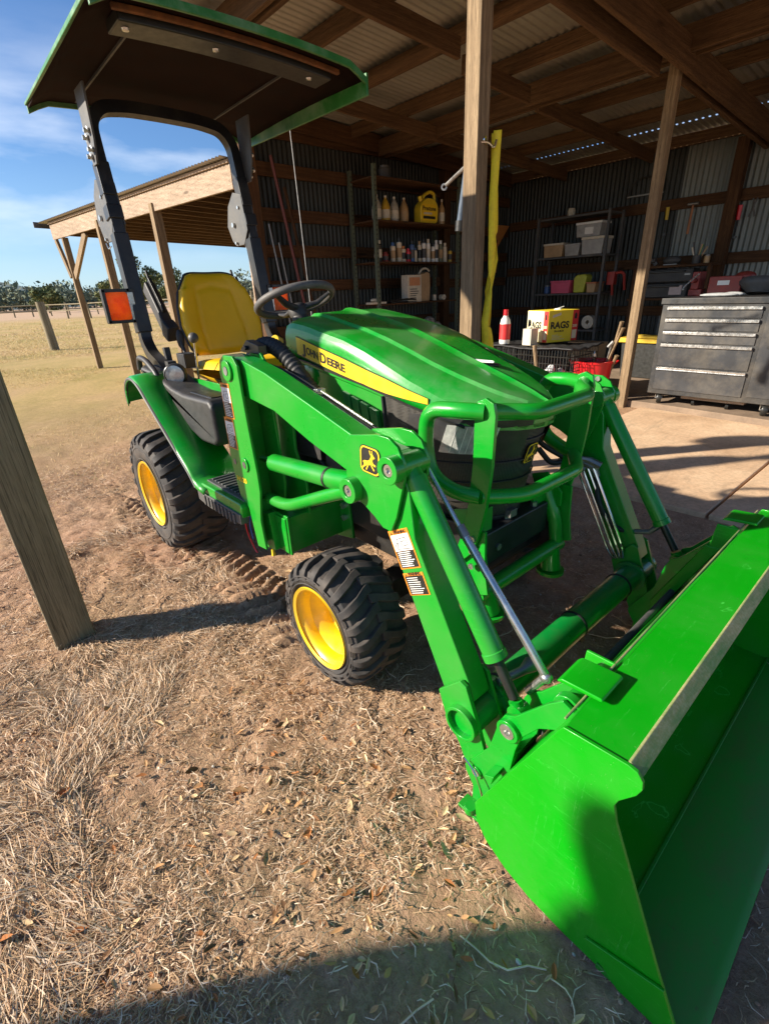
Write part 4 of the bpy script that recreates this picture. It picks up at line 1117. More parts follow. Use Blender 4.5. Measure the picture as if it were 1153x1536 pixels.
    obj('hinge_pin', S(b), STEEL, hg)
    # side lamps
    b = B()
    for (y_, z_, w_, h_) in ((.768,1.304,.130,.016),(.768,1.160,.130,.016),(.710,1.232,.016,.155)): b.bb((-2.888,y_-w_/2,z_-h_/2), (-2.850,y_+w_/2,z_+h_/2))
    b.bb((-2.888,.818,1.152), (-2.850,.852,1.312)); b.bb((-2.90,.84,1.20), (-2.87,.88,1.26))
    lm = P('side_lamp', S(b), BLKST, .002)
    b = B(); b.prism(rrect(.100, .134, .018, 4, .768, 1.232), -2.884, -2.850, 'X'); obj('amber_lens', S(b), AMBER, lm, .003)
    b = B(); b.bb((-2.8545,.818,1.165), (-2.849,.846,1.295)); obj('white_reflector', S(b), LENS, lm, .002)
    # folded arm rests
    b = B(); b.beam((-3.02,.985,1.325), (-2.84,.985,1.10), .055, .075, up=(1,0,1)); b.beam((-2.86,.985,1.12), (-2.80,.99,1.08), .065, .09, up=(1,0,1))
    ar = P('armrest', S(b), BLACK, .010, seg=3); b = B(); b.beam((-3.00,.985,1.345), (-2.87,.985,1.185), .018, .062, up=(1,0,1)); b.tube([(-3.02,.99,1.40),(-2.98,.99,1.30),(-2.90,1.01,1.10)], .008, 8); obj('armrest_bar', S(b), DECK, ar, .003)

# ---- roll bar and canopy --------------------------------------------
b = B()
leg = [(-2.60,.86,.90),(-2.70,.86,.955),(-2.80,.86,.985),(-2.865,.86,1.06),(-2.865,.865,1.14),(-2.93,.87,1.62),(-2.985,.875,1.93)]
arc = [(-3.0,.878,2.02),(-3.005,.93,2.085),(-3.01,1.05,2.105),(-3.01,CY,2.108)]
full = [Vector(p) for p in leg+arc]
full = full + [Vector((p.x, 2*CY-p.y, p.z)) for p in full[-2::-1]]
b.tube(bezr(full, .07, 4), .026, 4, sq=True)
rb = P('roll_bar', b, BLKST, .006, smooth=30)
for rt in R2S:
    b = B(); b.beam((-2.865,.862,1.10), (-2.923,.869,1.56), .070, .066, up=(1,0,0)); b.beam((-2.945,.871,1.72), (-2.972,.874,1.86), .062, .062, up=(1,0,0))
    b.beam((-2.930,.87,1.62), (-2.940,.871,1.68), .07, .07, up=(1,0,0))
    obj('bar_sleeve', b.side(rt), BLKST, rb, .004)
    b = B(); b.prism([(-2.98,2.13),(-2.84,2.13),(-2.86,1.93),(-2.90,1.84),(-2.955,1.84),(-2.98,1.93)], .836, .846); obj('canopy_bracket', b.side(rt), CHAR, rb, .002)
    b = B()
    for p in ((-2.895,1.965),(-2.935,1.945),(-2.90,1.895),(-2.935,1.872)): b.cyl((p[0],.812,p[1]), (p[0],.836,p[1]), .010, 8); b.lathe([(.006,0),(.017,.003),(.006,.006)], (p[0],.822,p[1]), (0,1,0), 14)
    obj('bracket_bolt', b.side(rt), STEEL, rb)
b = B(); b.bb((-2.983,1.16,2.081), (-2.978,1.30,2.083)); 
CXF, CXR, CHW, CC = -2.13, -3.32, .567, 1.276
def canz(y, x): u = (y-CC)/CHW; return 2.183-.024*u*u-.034*max(0, abs(u)-.86)/.14 + .012*math.sin((x-CXR)/(CXF-CXR)*PI)
b = B()
b.grid(lambda u, v: (CXR+(CXF-CXR)*u, CC-CHW+2*CHW*v, canz(CC-CHW+2*CHW*v, CXR+(CXF-CXR)*u)), 9, 25)
cano = P('canopy', b, plain('canopy_underside', (.016,.007,.005), .92, 0, .2, 12, .2, spec=.12, dust=((.04,.02,.014), .3)), smooth=60)
md = cano.modifiers.new('t', 'SOLIDIFY'); md.thickness = .008; md.offset = 1
def ribx(x0, x1, dz, th, w0=-1, w1=1):
    q = B(); vs = []; n_ = 25
    for i in range(n_):
        y = CC+CHW*(w0+(w1-w0)*i/(n_-1)); z = canz(y, (x0+x1)/2)+dz
        vs += [(x0,y,z),(x1,y,z),(x1,y,z+th),(x0,y,z+th)]
    fs = [(i*4+j, (i+1)*4+j, (i+1)*4+(j+1) % 4, i*4+(j+1) % 4) for i in range(n_-1) for j in range(4)]+[(0,1,2,3), tuple((n_-1)*4+j for j in (3,2,1,0))]
    return q.add(vs, fs)
CANG = plain('canopy_green', (.02,.17,.018), .45, 0, .2, 10, coat=.15, dust=((.30,.34,.24), .7, 5))
b = ribx(CXF-.002, CXF+.012, -.016, .028, -1.01, 1.01); b.addb(ribx(CXR-.012, CXR+.002, -.02, .035, -1.01, 1.01))
for y, dd in ((CC-CHW-.006, .0), (CC+CHW+.006, .055)):
    z = canz(CC+CHW, -2.7); b.prism([(CXR-.01,z-.002-dd*.8),(CXR-.01,z+.010),(CXF+.012,z+.014),(CXF+.012,z-.004-dd*1.2)], y-.006, y+.006)
obj('canopy_rim', b, CANG, cano, .003)
b = ribx(-2.36,-2.23,-.042,.038,-.80,.80); obj('cross_channel', b, DECK, cano, .006)
b = ribx(-2.215,-2.195,-.022,.018,-.84,.84); obj('rust_strip', b, plain('rusty_strip', (.16,.06,.02), .8, 0, .5, 18, .3), cano, .003)
b = B()
for y in (.86,1.20,1.64): b.lathe([(0,-.008),(.012,-.006),(.014,0)], (-2.28,y,canz(y,-2.28)-.043), (0,0,1), 12)
obj('channel_bolt', b, STEEL, cano)
for y in (.92,1.60): b = B(); b.bb((-3.30,y-.004,canz(y,-2.7)-.012), (-2.34,y+.004,canz(y,-2.7)-.003)); obj('seam_rib', b, CHAR, cano)

# ---- seat, steering wheel, dash, levers -----------------------------
def seat_back(u, v):
    # u: across -1..1, v: up 0..1
    return None
b = B(); n1, n2 = 25, 21; vs = []
tilt = Vector((-.32,0,1)).normalized(); out_ = Vector((1,0,.32)).normalized(); base = Vector((-2.70, CY, .965))
def sb(uu, vv, front):
    wv = lerp([(0,.185),(.12,.212),(.35,.228),(.6,.212),(.85,.175),(1,.150)], vv)
    H = .43
    # rounded outline
    e = 1-abs(uu)**7
    z = vv*H; cr = 1-abs(2*vv-1)**9
    th = (.035+.03*max(0, abs(uu)-.55)/.45*(1 if vv < .75 else max(0, (1-vv)/.25)))*min(1, (e*cr)**.45)
    groove = .010*math.exp(-((abs(uu)-(.62-.10*math.sin(vv*3)))/.035)**2)*(1 if .05 < vv < .72 else 0)
    panel = .006*math.exp(-((vv-.72-.10*(1-abs(uu)))/.03)**2)*(1 if abs(uu) < .6 else 0)
    cw = wv*(1-.13*max(0, vv-.85)/.15*(1 if abs(uu) > .5 else .0))
    return base+tilt*(z - .02*abs(uu)**4*(1 if vv > .8 else 0))+Vector((0, uu*cw, 0))+out_*((th-groove-panel) if front else -th*.5)+out_*(.03*uu*uu)
b.grid(lambda u, v: sb(-1+2*u, v, True), 41, 33); b.grid(lambda u, v: sb(-1+2*u, v, False), 41, 33, flip=True)
se = P('seat', b, YELLOW, smooth=70)
b = B()
def cu(u, v):
    a = -1+2*u; c_ = -1+2*v
    th = .048*min(1, ((1-abs(a)**6)*(1-abs(c_)**6))**.35)+.010*abs(a)**2
    return Vector((-2.46+.21*c_, CY+.235*a, .905+th+.02*v))
b.grid(cu, 31, 25); b.grid(lambda u, v: Vector((cu(u, v).x, cu(u, v).y, .905-(cu(u, v).z-.905)*.8)), 31, 25, flip=True)
obj('seat_cushion', b, YELLOW, se, smooth=70)
b = B()
pipe = [sb(-1+2*i/20, 1.0, False)+out_*-.004 for i in range(21)]; lft = [sb(1, 1-i/12, False)+out_*-.004 for i in range(13)]; rgt = [sb(-1, i/12, False)+out_*-.004 for i in range(13)]
b.tube(rgt+pipe[1:]+lft[1:], .009, 8); obj('seat_shell', b, BLACK, se)
b = B(); b.bb((-2.62,CY-.17,.80), (-2.24,CY+.17,.86)); b.bb((-2.58,CY-.12,.60), (-2.28,CY+.12,.80)); b.bb((-2.80,CY-.30,.62), (-2.20,CY+.30,.78))
P('seat_base', b, BLACK, .01)
b = B(); b.ell((-2.72,.99,1.06), (.02,.02,.05), 12, 8); b.tube(bezr([(-2.73,.99,1.09),(-2.69,.985,1.02),(-2.66,.985,.95)], .03), .009, 8); b.bb((-2.66,.93,.93), (-2.56,1.0,1.0))
b.beam((-2.70,.90,1.03), (-2.695,.90,.95), .03, .03)
P('seat_belt_buckle', b, BLACK, .004)
sc_ = Vector((-1.955, CY, 1.225)); sn = Vector((-.36,0,.933)); su = Vector((0,1,0)); sv_ = sn.cross(su)
b = B(); b.tube([sc_+su*math.cos(a)*.165+sv_*math.sin(a)*.165 for a in [2*PI*k/48 for k in range(48)]], .0155, 12, closed=True)
sw = P('steering_wheel', b, plain('wheel_rubber', (.075,.073,.07), .6, 0, .2, 30, .2, dust=((.24,.20,.15), .5)), smooth=80)
b = B()
for a in (PI*.5, PI*1.17, PI*1.83):
    d_ = su*math.cos(a)+sv_*math.sin(a)
    b.tube([sc_-sn*.035+d_*.02, sc_-sn*.03+d_*.09, sc_+d_*.158], [.030,.022,.014], 10, ry=.5)
b.lathe([(0,-.06),(.035,-.055),(.045,-.02),(.035,.0),(0,.004)], sc_-sn*.02, sn, 20); obj('wheel_hub', b, BLACK, sw, smooth=60)
b = B(); b.tube([sc_-sn*.05, sc_-sn*.13, sc_-sn*.26], [.034,.045,.075], 16); P('steering_column', b, BLACK)
b = B()
b.grid(lambda u, v: Vector((-1.86+.27*v, CY+lerp([(0,.12),(.5,.19),(1,.25)], v)*math.sin((u-.5)*PI*.98), .98+lerp([(0,.12),(.4,.165),(1,.185)], v)*math.cos((u-.5)*PI)**.6 if abs(u-.5) < .49 else .93)), 25, 8)
b.bb((-1.80,CY-.18,.62), (-1.60,CY+.18,.99)); P('dashboard', b, BLACK, .004, smooth=60)
b = B(); b.cyl((-1.90,CY-.13,1.07), (-1.87,CY-.17,1.085), .018, 14); P('key_knob', b, DECY, .003)
b = B(); b.cyl((-2.02,.985,1.02), (-1.97,.99,.96), .014, 12); lv = P('throttle_lever', b, plain('orange_knob', (.75,.30,.12), .5)); b = B(); b.tube([(-1.98,.99,.975),(-1.93,.995,.90)], .005, 8); obj('lever_rod', b, STEEL, lv)
# joystick
b = B(); b.tube([(-2.40,.935,1.065),(-2.415,.935,.985),(-2.435,.935,.86)], .005, 8); js = P('loader_joystick', b, STEEL); b = B(); b.ell((-2.40,.935,1.083), (.024,.024,.024), 18, 12); obj('knob', b, CHAR, js)
b = B(); b.bb((-2.50,.90,.80), (-2.36,.97,.86)); b.cyl((-2.43,.93,.845), (-2.40,.90,.875), .010, 8); b.cyl((-2.38,.92,.85), (-2.35,.95,.89), .008, 8); obj('joystick_bracket', b, DSTEEL, js, .002)
# corrugated hose sleeve over the boom
b = B(); pth = bezr([(-1.66,.85,1.05),(-1.60,.86,1.098),(-1.53,.87,1.092),(-1.46,.885,1.040),(-1.38,.90,.955),(-1.30,.91,.90)], .05, 10)
b.tube(pth, [.026*(1+.07*(-1)**i) for i in range(len(pth))], 14); P('hose_sleeve', b, HOSE, smooth=30)
b = B(); b.tube(bezr([(-1.50,.80,1.038),(-1.36,.80,1.022),(-1.10,.80,.950),(-.93,.80,.905),(-.86,.83,.86)], .1), .007, 8); b.tube(bezr([(-1.50,.818,1.040),(-1.36,.818,1.022),(-1.10,.818,.950),(-.93,.818,.905)], .1), .006, 8)
hp_ = P('boom_hose', b, HOSE); b = B(); b.bb((-1.21,.794,.975), (-1.19,.824,.995)); b.tube([(-1.19,.806,.990),(-.96,.806,.925)], .004, 8); obj('hose_clip', b, STEEL, hp_, .002)
b = B(); b.prism([(-1.66,1.075),(-1.60,1.115),(-1.52,1.10),(-1.52,1.07)], .80, .83); b.cyl((-1.60,.79,1.09), (-1.60,.80,1.09), .008, 8); P('hose_bracket', b, BLKST, .002)
# red and blue tie cords hanging at the mast foot, yellow grease tag
b = B(); b.tube(bezr([(-1.62,.715,.52),(-1.64,.70,.47),(-1.63,.70,.40),(-1.60,.705,.345),(-1.585,.705,.335)], .05), .0035, 6); P('red_cord', b, REDP)
b = B(); b.tube(bezr([(-1.60,.715,.50),(-1.612,.705,.45),(-1.60,.705,.39)], .03), .003, 6); P('blue_cord', b, plain('blue_cord', (.05,.09,.35), .5))
b = B(); b.tube([(-1.52,.74,.36),(-1.518,.74,.335)], [.006,.009], 8); P('yellow_plug', b, DECY)
# ================================================================== THE OPEN SHED
SH_ = thing('open_shed', 'large open timber shed roofed and walled with corrugated metal behind the tractor', 'shed', (-3.5, 5.5, 0))
def SP(name, b, mats, bevel=0, **k): return obj(name, b, mats, SH_, bevel, **k)
def zs(y): return 3.33-.046*(y-2.6)
def corr(b, o_, du, dv, lu, lv, pitch, amp, nrm, nv=2, spp=6):
    """corrugated sheet: runs lu along du (waves), lv along dv"""
    o_ = Vector(o_); du = Vector(du); dv = Vector(dv); nrm = Vector(nrm); n_ = int(lu/pitch*spp)+1
    vs = []
    for i in range(n_+1):
        u = lu*i/n_; a = amp*math.sin(2*PI*u/pitch)
        for j in range(nv): vs.append(o_+du*u+dv*(lv*j/(nv-1))+nrm*a)
    b.add(vs, [(i*nv+j, (i+1)*nv+j, (i+1)*nv+j+1, i*nv+j+1) for i in range(n_) for j in range(nv-1)])
dyz = Vector((0, 6.95, -.046*6.95)); L_ = dyz.length; dyz.normalize()
for k, (y0, y1) in enumerate(((1.80, 8.14), (8.12, 8.95))):
    b = B(); d_ = Vector((0, 1, -.046)).normalized()
    corr(b, (-6.35-.03*k, y0, zs(y0)-.002*k), (1,0,0), d_, 8.8, (y1-y0), .076, .009, (0,0,1))
    SP('roof_sheet', b, TINR, smooth=60)
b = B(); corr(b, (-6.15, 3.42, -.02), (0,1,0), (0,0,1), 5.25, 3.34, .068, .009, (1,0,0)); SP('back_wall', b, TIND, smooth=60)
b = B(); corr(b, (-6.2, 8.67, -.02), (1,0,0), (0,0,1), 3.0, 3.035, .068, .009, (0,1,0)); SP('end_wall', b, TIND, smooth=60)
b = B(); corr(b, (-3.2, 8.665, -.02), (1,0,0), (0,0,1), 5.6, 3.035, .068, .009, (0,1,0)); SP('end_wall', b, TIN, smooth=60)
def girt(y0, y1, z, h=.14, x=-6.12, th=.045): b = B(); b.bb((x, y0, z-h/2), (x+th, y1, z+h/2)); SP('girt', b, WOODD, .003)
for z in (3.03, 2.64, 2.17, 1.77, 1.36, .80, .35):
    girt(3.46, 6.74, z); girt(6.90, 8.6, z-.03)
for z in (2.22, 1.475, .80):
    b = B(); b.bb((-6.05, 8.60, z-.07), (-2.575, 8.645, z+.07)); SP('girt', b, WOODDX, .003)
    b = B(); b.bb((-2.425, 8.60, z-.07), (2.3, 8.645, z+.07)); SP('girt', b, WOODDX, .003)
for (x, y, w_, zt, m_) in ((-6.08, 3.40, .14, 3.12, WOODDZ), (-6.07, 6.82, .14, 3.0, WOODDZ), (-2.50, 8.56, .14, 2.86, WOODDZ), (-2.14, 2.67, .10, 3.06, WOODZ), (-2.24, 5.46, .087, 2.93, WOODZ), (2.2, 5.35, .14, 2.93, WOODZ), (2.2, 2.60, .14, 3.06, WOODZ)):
    b = B(); b.bb((x-w_/2, y-w_/2, -.1), (x+w_/2, y+w_/2, zt)); SP('post', b, m_, .006)
b = B(); b.bb((-6.19, 3.30, -.05), (-6.155, 3.40, 3.1)); SP('corner_trim', b, WOODF, .003)
# beams along the bays and purlins under the sheets
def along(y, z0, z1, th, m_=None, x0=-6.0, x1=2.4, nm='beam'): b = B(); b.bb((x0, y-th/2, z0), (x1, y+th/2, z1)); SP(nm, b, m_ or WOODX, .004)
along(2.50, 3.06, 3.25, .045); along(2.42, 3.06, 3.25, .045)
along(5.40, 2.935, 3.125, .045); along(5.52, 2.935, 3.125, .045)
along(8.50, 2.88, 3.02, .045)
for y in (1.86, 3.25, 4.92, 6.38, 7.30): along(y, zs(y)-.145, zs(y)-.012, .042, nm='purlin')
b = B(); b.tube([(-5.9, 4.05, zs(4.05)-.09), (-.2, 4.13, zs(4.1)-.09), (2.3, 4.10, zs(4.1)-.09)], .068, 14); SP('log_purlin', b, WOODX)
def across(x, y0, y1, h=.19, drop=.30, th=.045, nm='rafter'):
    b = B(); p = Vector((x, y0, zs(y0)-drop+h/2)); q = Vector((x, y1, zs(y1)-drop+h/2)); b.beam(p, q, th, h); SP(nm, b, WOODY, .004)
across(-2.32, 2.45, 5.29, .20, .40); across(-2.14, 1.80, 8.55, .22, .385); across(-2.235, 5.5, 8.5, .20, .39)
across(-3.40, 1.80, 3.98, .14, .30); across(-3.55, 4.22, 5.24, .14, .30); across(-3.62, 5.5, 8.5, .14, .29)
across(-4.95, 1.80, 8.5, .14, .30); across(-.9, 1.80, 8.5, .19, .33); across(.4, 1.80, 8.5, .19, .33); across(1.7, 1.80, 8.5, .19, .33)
for (x, y, L2) in ((-1.75, 6.25, .8), (-.95, 6.9, .6)):
    b = B(); b.bb((x, y, zs(y)-.24), (x+L2, y+.045, zs(y)-.11)); SP('blocking', b, WOODX, .003)
b = B(); b.beam((-6.0, 3.5, 3.16), (-6.0, 8.5, 2.93), .05, .2); SP('rafter', b, WOODD, .003)

# ------------------------------------------------------------------ lean-to
LT = thing('lean_to', 'low open lean-to with pale fascia board and timber posts left of the shed', 'lean-to', (-9, 3, 0))
def LP(name, b, mats, bevel=0, **k): return obj(name, b, mats, LT, bevel, **k)
fa = Vector((-6.22, 3.26, 0)); fb = Vector((-12.35, 2.45, 0)); fd_ = (fb-fa).normalized(); fn = Vector((-fd_.y, fd_.x, 0)); fn = fn if fn.y < 0 else -fn
b = B(); b.beam(fa+Vector((0,0,2.55)), fb+Vector((0,0,2.55)), .04, .25); LP('fascia', b, WOODF, .004)
b = B(); b.beam(fa+fn*.022+Vector((0,0,2.700)), fb+fn*.022+Vector((0,0,2.700)), .045, .035); LP('trim_board', b, WOODF, .003)
b = B(); o_ = fa+fn*.13+Vector((0,0,2.735)); Lf = (fb-fa).length+.25
corr(b, o_, fd_, (-fn.x, -fn.y, -.02), Lf, 6.2, .076, .010, (0,0,1)); LP('roof_sheet', b, TINR, smooth=60)
b = B(); b.beam(fb-fd_*-.28+fn*.2+Vector((0,0,2.70)), fb-fd_*-.28-fn*5.8+Vector((0,0,2.60)), .02, .10); LP('end_flashing', b, CHAR, .002)
for k in range(16):
    p = fa+fd_*(.15+.40*k)-fn*.03
    b = B(); b.beam(p+Vector((0,0,2.60)), p-fn*5.5+Vector((0,0,2.49)), .04, .185); LP('rafter', b, WOODY, .003)
for k, s_ in enumerate((1.0, 2.6, 3.8)):
    p = fa+fd_*s_-fn*1.6; b = B(); b.beam(p+Vector((0,0,2.685)), p-fn*1.3+Vector((0,0,2.66)), .34, .008); LP('skylight_panel', b, WHITEP)
for (x, y, w_) in ((-11.95, 2.55, .10), (-10.2, 2.76, .12), (-8.25, 3.02, .13), (-12.2, 7.9, .12), (-9.3, 8.1, .12)):
    b = B(); b.bb((x-w_/2, y-w_/2, -.15), (x+w_/2, y+w_/2, 2.43+(.1 if w_ > .11 else 0))); LP('post', b, WOODZ, .005)
b = B(); b.beam((-11.9, 2.55, 1.75), (-10.9, 2.68, 2.42), .05, .12); LP('brace', b, WOODZ, .003)
b = B(); b.beam((-11.98, 2.50, 1.75), (-12.3, 2.47, 2.42), .05, .10); LP('brace', b, WOODZ, .003)

# ------------------------------------------------------------------ posts and fences
b = B(); b.bb((-2.175, .005, -.15), (-2.035, .145, 2.95)); o = obj('wooden_post', b, WOODW, bevel=.006); tag(o, 'thick square weathered post standing alone in the left foreground', 'post')
b = B(); b.tube([(-18.55, 2.85, -.2), (-18.6, 2.83, 1.38)], [.13, .115], 14); o = obj('fence_post', b, WOODW); tag(o, 'round grey post standing alone in the dry field', 'post')
def fence(label, pts, h, nr, wire=False):
    t = thing('field_fence', label, 'fence', (pts[0][0], pts[0][1], 0))
    for i, (x, y) in enumerate(pts):
        b = B(); b.tube([(x, y, -.2), (x+random.uniform(-.05,.05), y+random.uniform(-.08,.08), h+random.uniform(-.1,.25))], .09, 7); obj('post', b, WOODW, t)
    for k in range(nr):
        z = h*(.92-k*.38)
        b = B()
        b.tube([(x, y-.0, z+random.uniform(-.03,.03)) for x, y in pts], .022 if wire else .055, 6); obj('rail', b, CHAR if wire else WOODW, t)
    return t
def dens(pts, st):
    out = []
    for a_, b_ in zip(pts, pts[1:]):
        n_ = max(1, int(math.hypot(b_[0]-a_[0], b_[1]-a_[1])/st))
        out += [(a_[0]+(b_[0]-a_[0])*i/n_, a_[1]+(b_[1]-a_[1])*i/n_) for i in range(n_)]
    return out+[pts[-1]]
fence('dark rail fence with wooden posts crossing the far field', dens([(-78,-2),(-70,5.5),(-67,10.5),(-58,12.8),(-46,15.5),(-36,19)], 3.2), 1.5, 2)
fence('low wire fence with close thin posts behind the rail fence', dens([(-92,4),(-84,16),(-72,24),(-60,30)], 2.2), 1.2, 2, True)

# ------------------------------------------------------------------ trees and far wood
LEAFM = [flat('foliage_dark', (.075,.105,.04)), flat('foliage_mid', (.12,.15,.055)), flat('foliage_light', (.20,.21,.08)), flat('foliage_olive', (.085,.095,.035))]
BARK = flat('bark', (.12,.09,.065))
def leaves(cs, n, size, idxp):
    """n leaf faces spread through the volume of clumps cs=[(centre, radius)]"""
    c_ = np.array([list(c[0]) for c in cs]); r = np.array([c[1] for c in cs]); k = rs.choice(len(cs), n, p=(r**2)/(r**2).sum())
    d = rs.normal(0, 1, (n, 3)); d /= np.linalg.norm(d, axis=1)[:, None]; q = rs.uniform(.35, 1.08, n)**.6
    P_ = c_[k]+d*(r[k]*q)[:, None]*np.array([1, 1, .78]); s_ = size*rs.uniform(.5, 1.4, n)
    a_ = rs.normal(0, 1, (n, 3)); a_ /= np.linalg.norm(a_, axis=1)[:, None]; b_ = np.cross(a_, rs.normal(0, 1, (n, 3))); b_ /= np.linalg.norm(b_, axis=1)[:, None]
    V = np.stack([P_-a_*s_[:, None], P_+b_*s_[:, None]*.55, P_+a_*s_[:, None], P_-b_*s_[:, None]*.55], 1).reshape(-1, 3).astype(np.float32)
    return V, rs.choice(len(idxp), n, p=idxp)
def leafobj(name, V, mi, mats, parent=None, off=(0,0,0)):
    n_ = len(V)//4; me = bpy.data.meshes.new(name); me.vertices.add(len(V)); me.vertices.foreach_set('co', (V-np.array(off, dtype=np.float32)).ravel())
    me.loops.add(n_*4); me.loops.foreach_set('vertex_index', np.arange(n_*4, dtype=np.int32)); me.polygons.add(n_)
    me.polygons.foreach_set('loop_start', np.arange(0, n_*4, 4, dtype=np.int32)); me.polygons.foreach_set('loop_total', np.full(n_, 4, dtype=np.int32))
    me.polygons.foreach_set('material_index', mi.astype(np.int32)); me.update(calc_edges=True)
    for m in mats: me.materials.append(m)
    o = bpy.data.objects.new(name, me); COL.objects.link(o)
    if parent: o.parent = parent
    return o
def tree(label, x, y, h, rad, n, idxp, trunkh, size, grp=None, dense=False):
    t = thing('tree', label, 'tree', (x, y, 0), grp)
    b = B(); b.tube([(x, y, -.2), (x+.1, y, trunkh*.5), (x-.05, y+.1, trunkh), (x, y, h*.8)], [rad*.07, rad*.055, rad*.04, rad*.01], 8)
    cs = []
    for k in range(14 if not dense else 18):
        a = random.uniform(0, 2*PI); q = random.uniform(.1, .75)*rad; z = random.uniform(trunkh*1.05, h-.2*rad)
        e = (x+math.cos(a)*q, y+math.sin(a)*q, z); b.tube([(x, y, trunkh*random.uniform(.6, 1)), ((x+e[0])/2, (y+e[1])/2, (trunkh+z)/2), e], [rad*.03, rad*.02, rad*.006], 5)
        cs.append((e, rad*random.uniform(.22, .42)))
    obj('trunk', b, BARK, t)
    V, mi = leaves(cs, n, size, idxp); leafobj('crown', V, mi, LEAFM, t, (x, y, 0))
tree('tall loose pale green tree behind the fence, seen through the lean-to', -60, 18.6, 5.7, 2.5, 4200, [.15,.3,.35,.2], 1.6, .13)
tree('second loose tree just right of the tall pale green one', -63, 22.6, 5.4, 2.3, 3600, [.25,.35,.2,.2], 1.5, .13)
tree('small yellow green tree left of the lean-to posts', -66, 16.6, 3.9, 1.6, 2600, [.1,.25,.45,.2], .9, .12)
tree('rounded light green bush standing before the far wood', -120, 19.5, 5.2, 3.6, 2600, [.15,.35,.3,.2], .8, .28, dense=True)
tree('small green tree seen right of the yellow seat', -48, 26.5, 4.2, 1.9, 2600, [.2,.3,.3,.2], 1.2, .12)
cs = []
for k in range(520):
    y = random.uniform(-60, 190); x = -random.uniform(215, 330)
    h = random.uniform(6, 9.5)+ (3 if random.random() < .15 else 0)
    for q in range(3): cs.append(((x+random.uniform(-4, 4), y+random.uniform(-4, 4), h*random.uniform(.3, .75)), h*random.uniform(.28, .5)))
V, mi = leaves(cs, 62000, .75, [.42,.33,.10,.15]); o = leafobj('far_wood', V, mi, [flat('wood_dark', (.13,.165,.12)), flat('wood_mid', (.17,.20,.13)), flat('wood_light', (.23,.25,.15)), flat('wood_olive', (.11,.12,.07))])
tag(o, 'long line of dark green woodland along the horizon', 'woodland', kind='stuff')
b = B(); nn = 60; vs = []
for i in range(nn):
    y = -300+i*900/(nn-1); h = 11+7*math.sin(i*.35)+4*math.sin(i*.9)
    vs += [(-420, y, -1), (-520, y, h), (-700, y, -1)]
b.add(vs, [(i*3+j, (i+1)*3+j, (i+1)*3+j+1, i*3+j+1) for i in range(nn-1) for j in (0, 1)]); struct('hills', b, flat('far_hill', (.17,.21,.19)), smooth=60)

# ------------------------------------------------------------------ green steel and board shelf unit
GUN = plain('olive_angle_steel', (.13,.16,.11), .5, .3, .25, 30, dust=((.2,.18,.13), .4))
s1 = thing('shelf_unit', 'tall shelf unit of slotted olive steel uprights and bare boards on the back wall', 'shelves', (-5.75, 5.6, .055))
def slotted(x, y, z0, z1, parent, mat):
    b = B(); b.bb((x, y, z0), (x+.003, y+.045, z1)); b.bb((x-.042, y, z0), (x-.0005, y+.003, z1))
    z = z0+.05
    while z < z1-.05: b.bb((x+.0031, y+.014, z), (x+.0045, y+.030, z+.022), 1); z += .055
    obj('upright', b, [mat, DECK], parent, smooth=None)
for x in (-5.5, -5.99):
    for y in (4.83, 6.50): slotted(x, y, .06, 2.72, s1, GUN)
for z in (2.60, 2.115, 1.62, 1.085, .50):
    b = B(); b.bb((-5.99, 4.85, z-.020), (-5.51, 6.52, z)); obj('shelf', b, WOODD, s1, .002)
def bottle(name, label, cat, x, y, z, prof, mat, cap, capmat, grp=None, labelmat=None, lz=None, sx=1.0, txt=None):
    t = thing(name, label, cat, (x, y, z), grp)
    b = B(); b.lathe(prof, (x, y, z), (0,0,1), 20)
    if sx != 1: b.v = [(x+(v[0]-x)*sx, v[1], v[2]) for v in b.v]
    obj('body', b, mat, t)
    zt = prof[-1][1]
    b = B(); b.lathe([(0, zt+cap), (prof[-1][0]*1.05, zt+cap), (prof[-1][0]*1.15, zt-.004), (0, zt-.004)], (x, y, z), (0,0,1), 14); obj('cap', b, capmat, t)
    if labelmat:
        r = max(p[0] for p in prof)+.0015; b = B(); b.lathe([(r, lz[0]), (r+.0005, lz[0]), (r+.0005, lz[1]), (r, lz[1])], (x, y, z), (0,0,1), 20)
        if sx != 1: b.v = [(x+(v[0]-x)*sx, v[1], v[2]) for v in b.v]
        obj('label', b, labelmat, t)
    return t
OIL = plain('amber_bottle', (.42,.26,.11), .3, 0, .15, 20); OILC = plain('clear_bottle', (.42,.38,.30), .25, 0, .15, 20)
CREAM = plain('cream_paper', (.60,.54,.42), .6, 0, .15, 30); BLUEP = plain('blue_plastic', (.05,.12,.30), .4, 0, .15, 20)
TANM = plain('cardboard', (.42,.28,.15), .8, 0, .15, 12, .3)
bp_ = [(0,0),(.058,.002),(.062,.02),(.062,.16),(.050,.20),(.022,.25),(.018,.255),(.018,.275)]
for (y, m_, lm_, lab) in ((4.97, OILC, CREAM, 'clear bottle with cream label, leftmost on the second shelf'), (5.13, plain('yellow_bottle', (.55,.33,.03), .35), CREAM, 'yellow bottle between two clear ones on the second shelf'), (5.29, OILC, CREAM, 'clear bottle with low label beside the yellow bottle'), (5.475, OIL, TANM, 'brown bottle standing apart, last of the four oil bottles')):
    bottle('oil_bottle', lab, 'bottle', -5.62, y, 2.116, bp_, m_, .018, CREAM, 'oil bottles on the second shelf', lm_, (.03,.13))
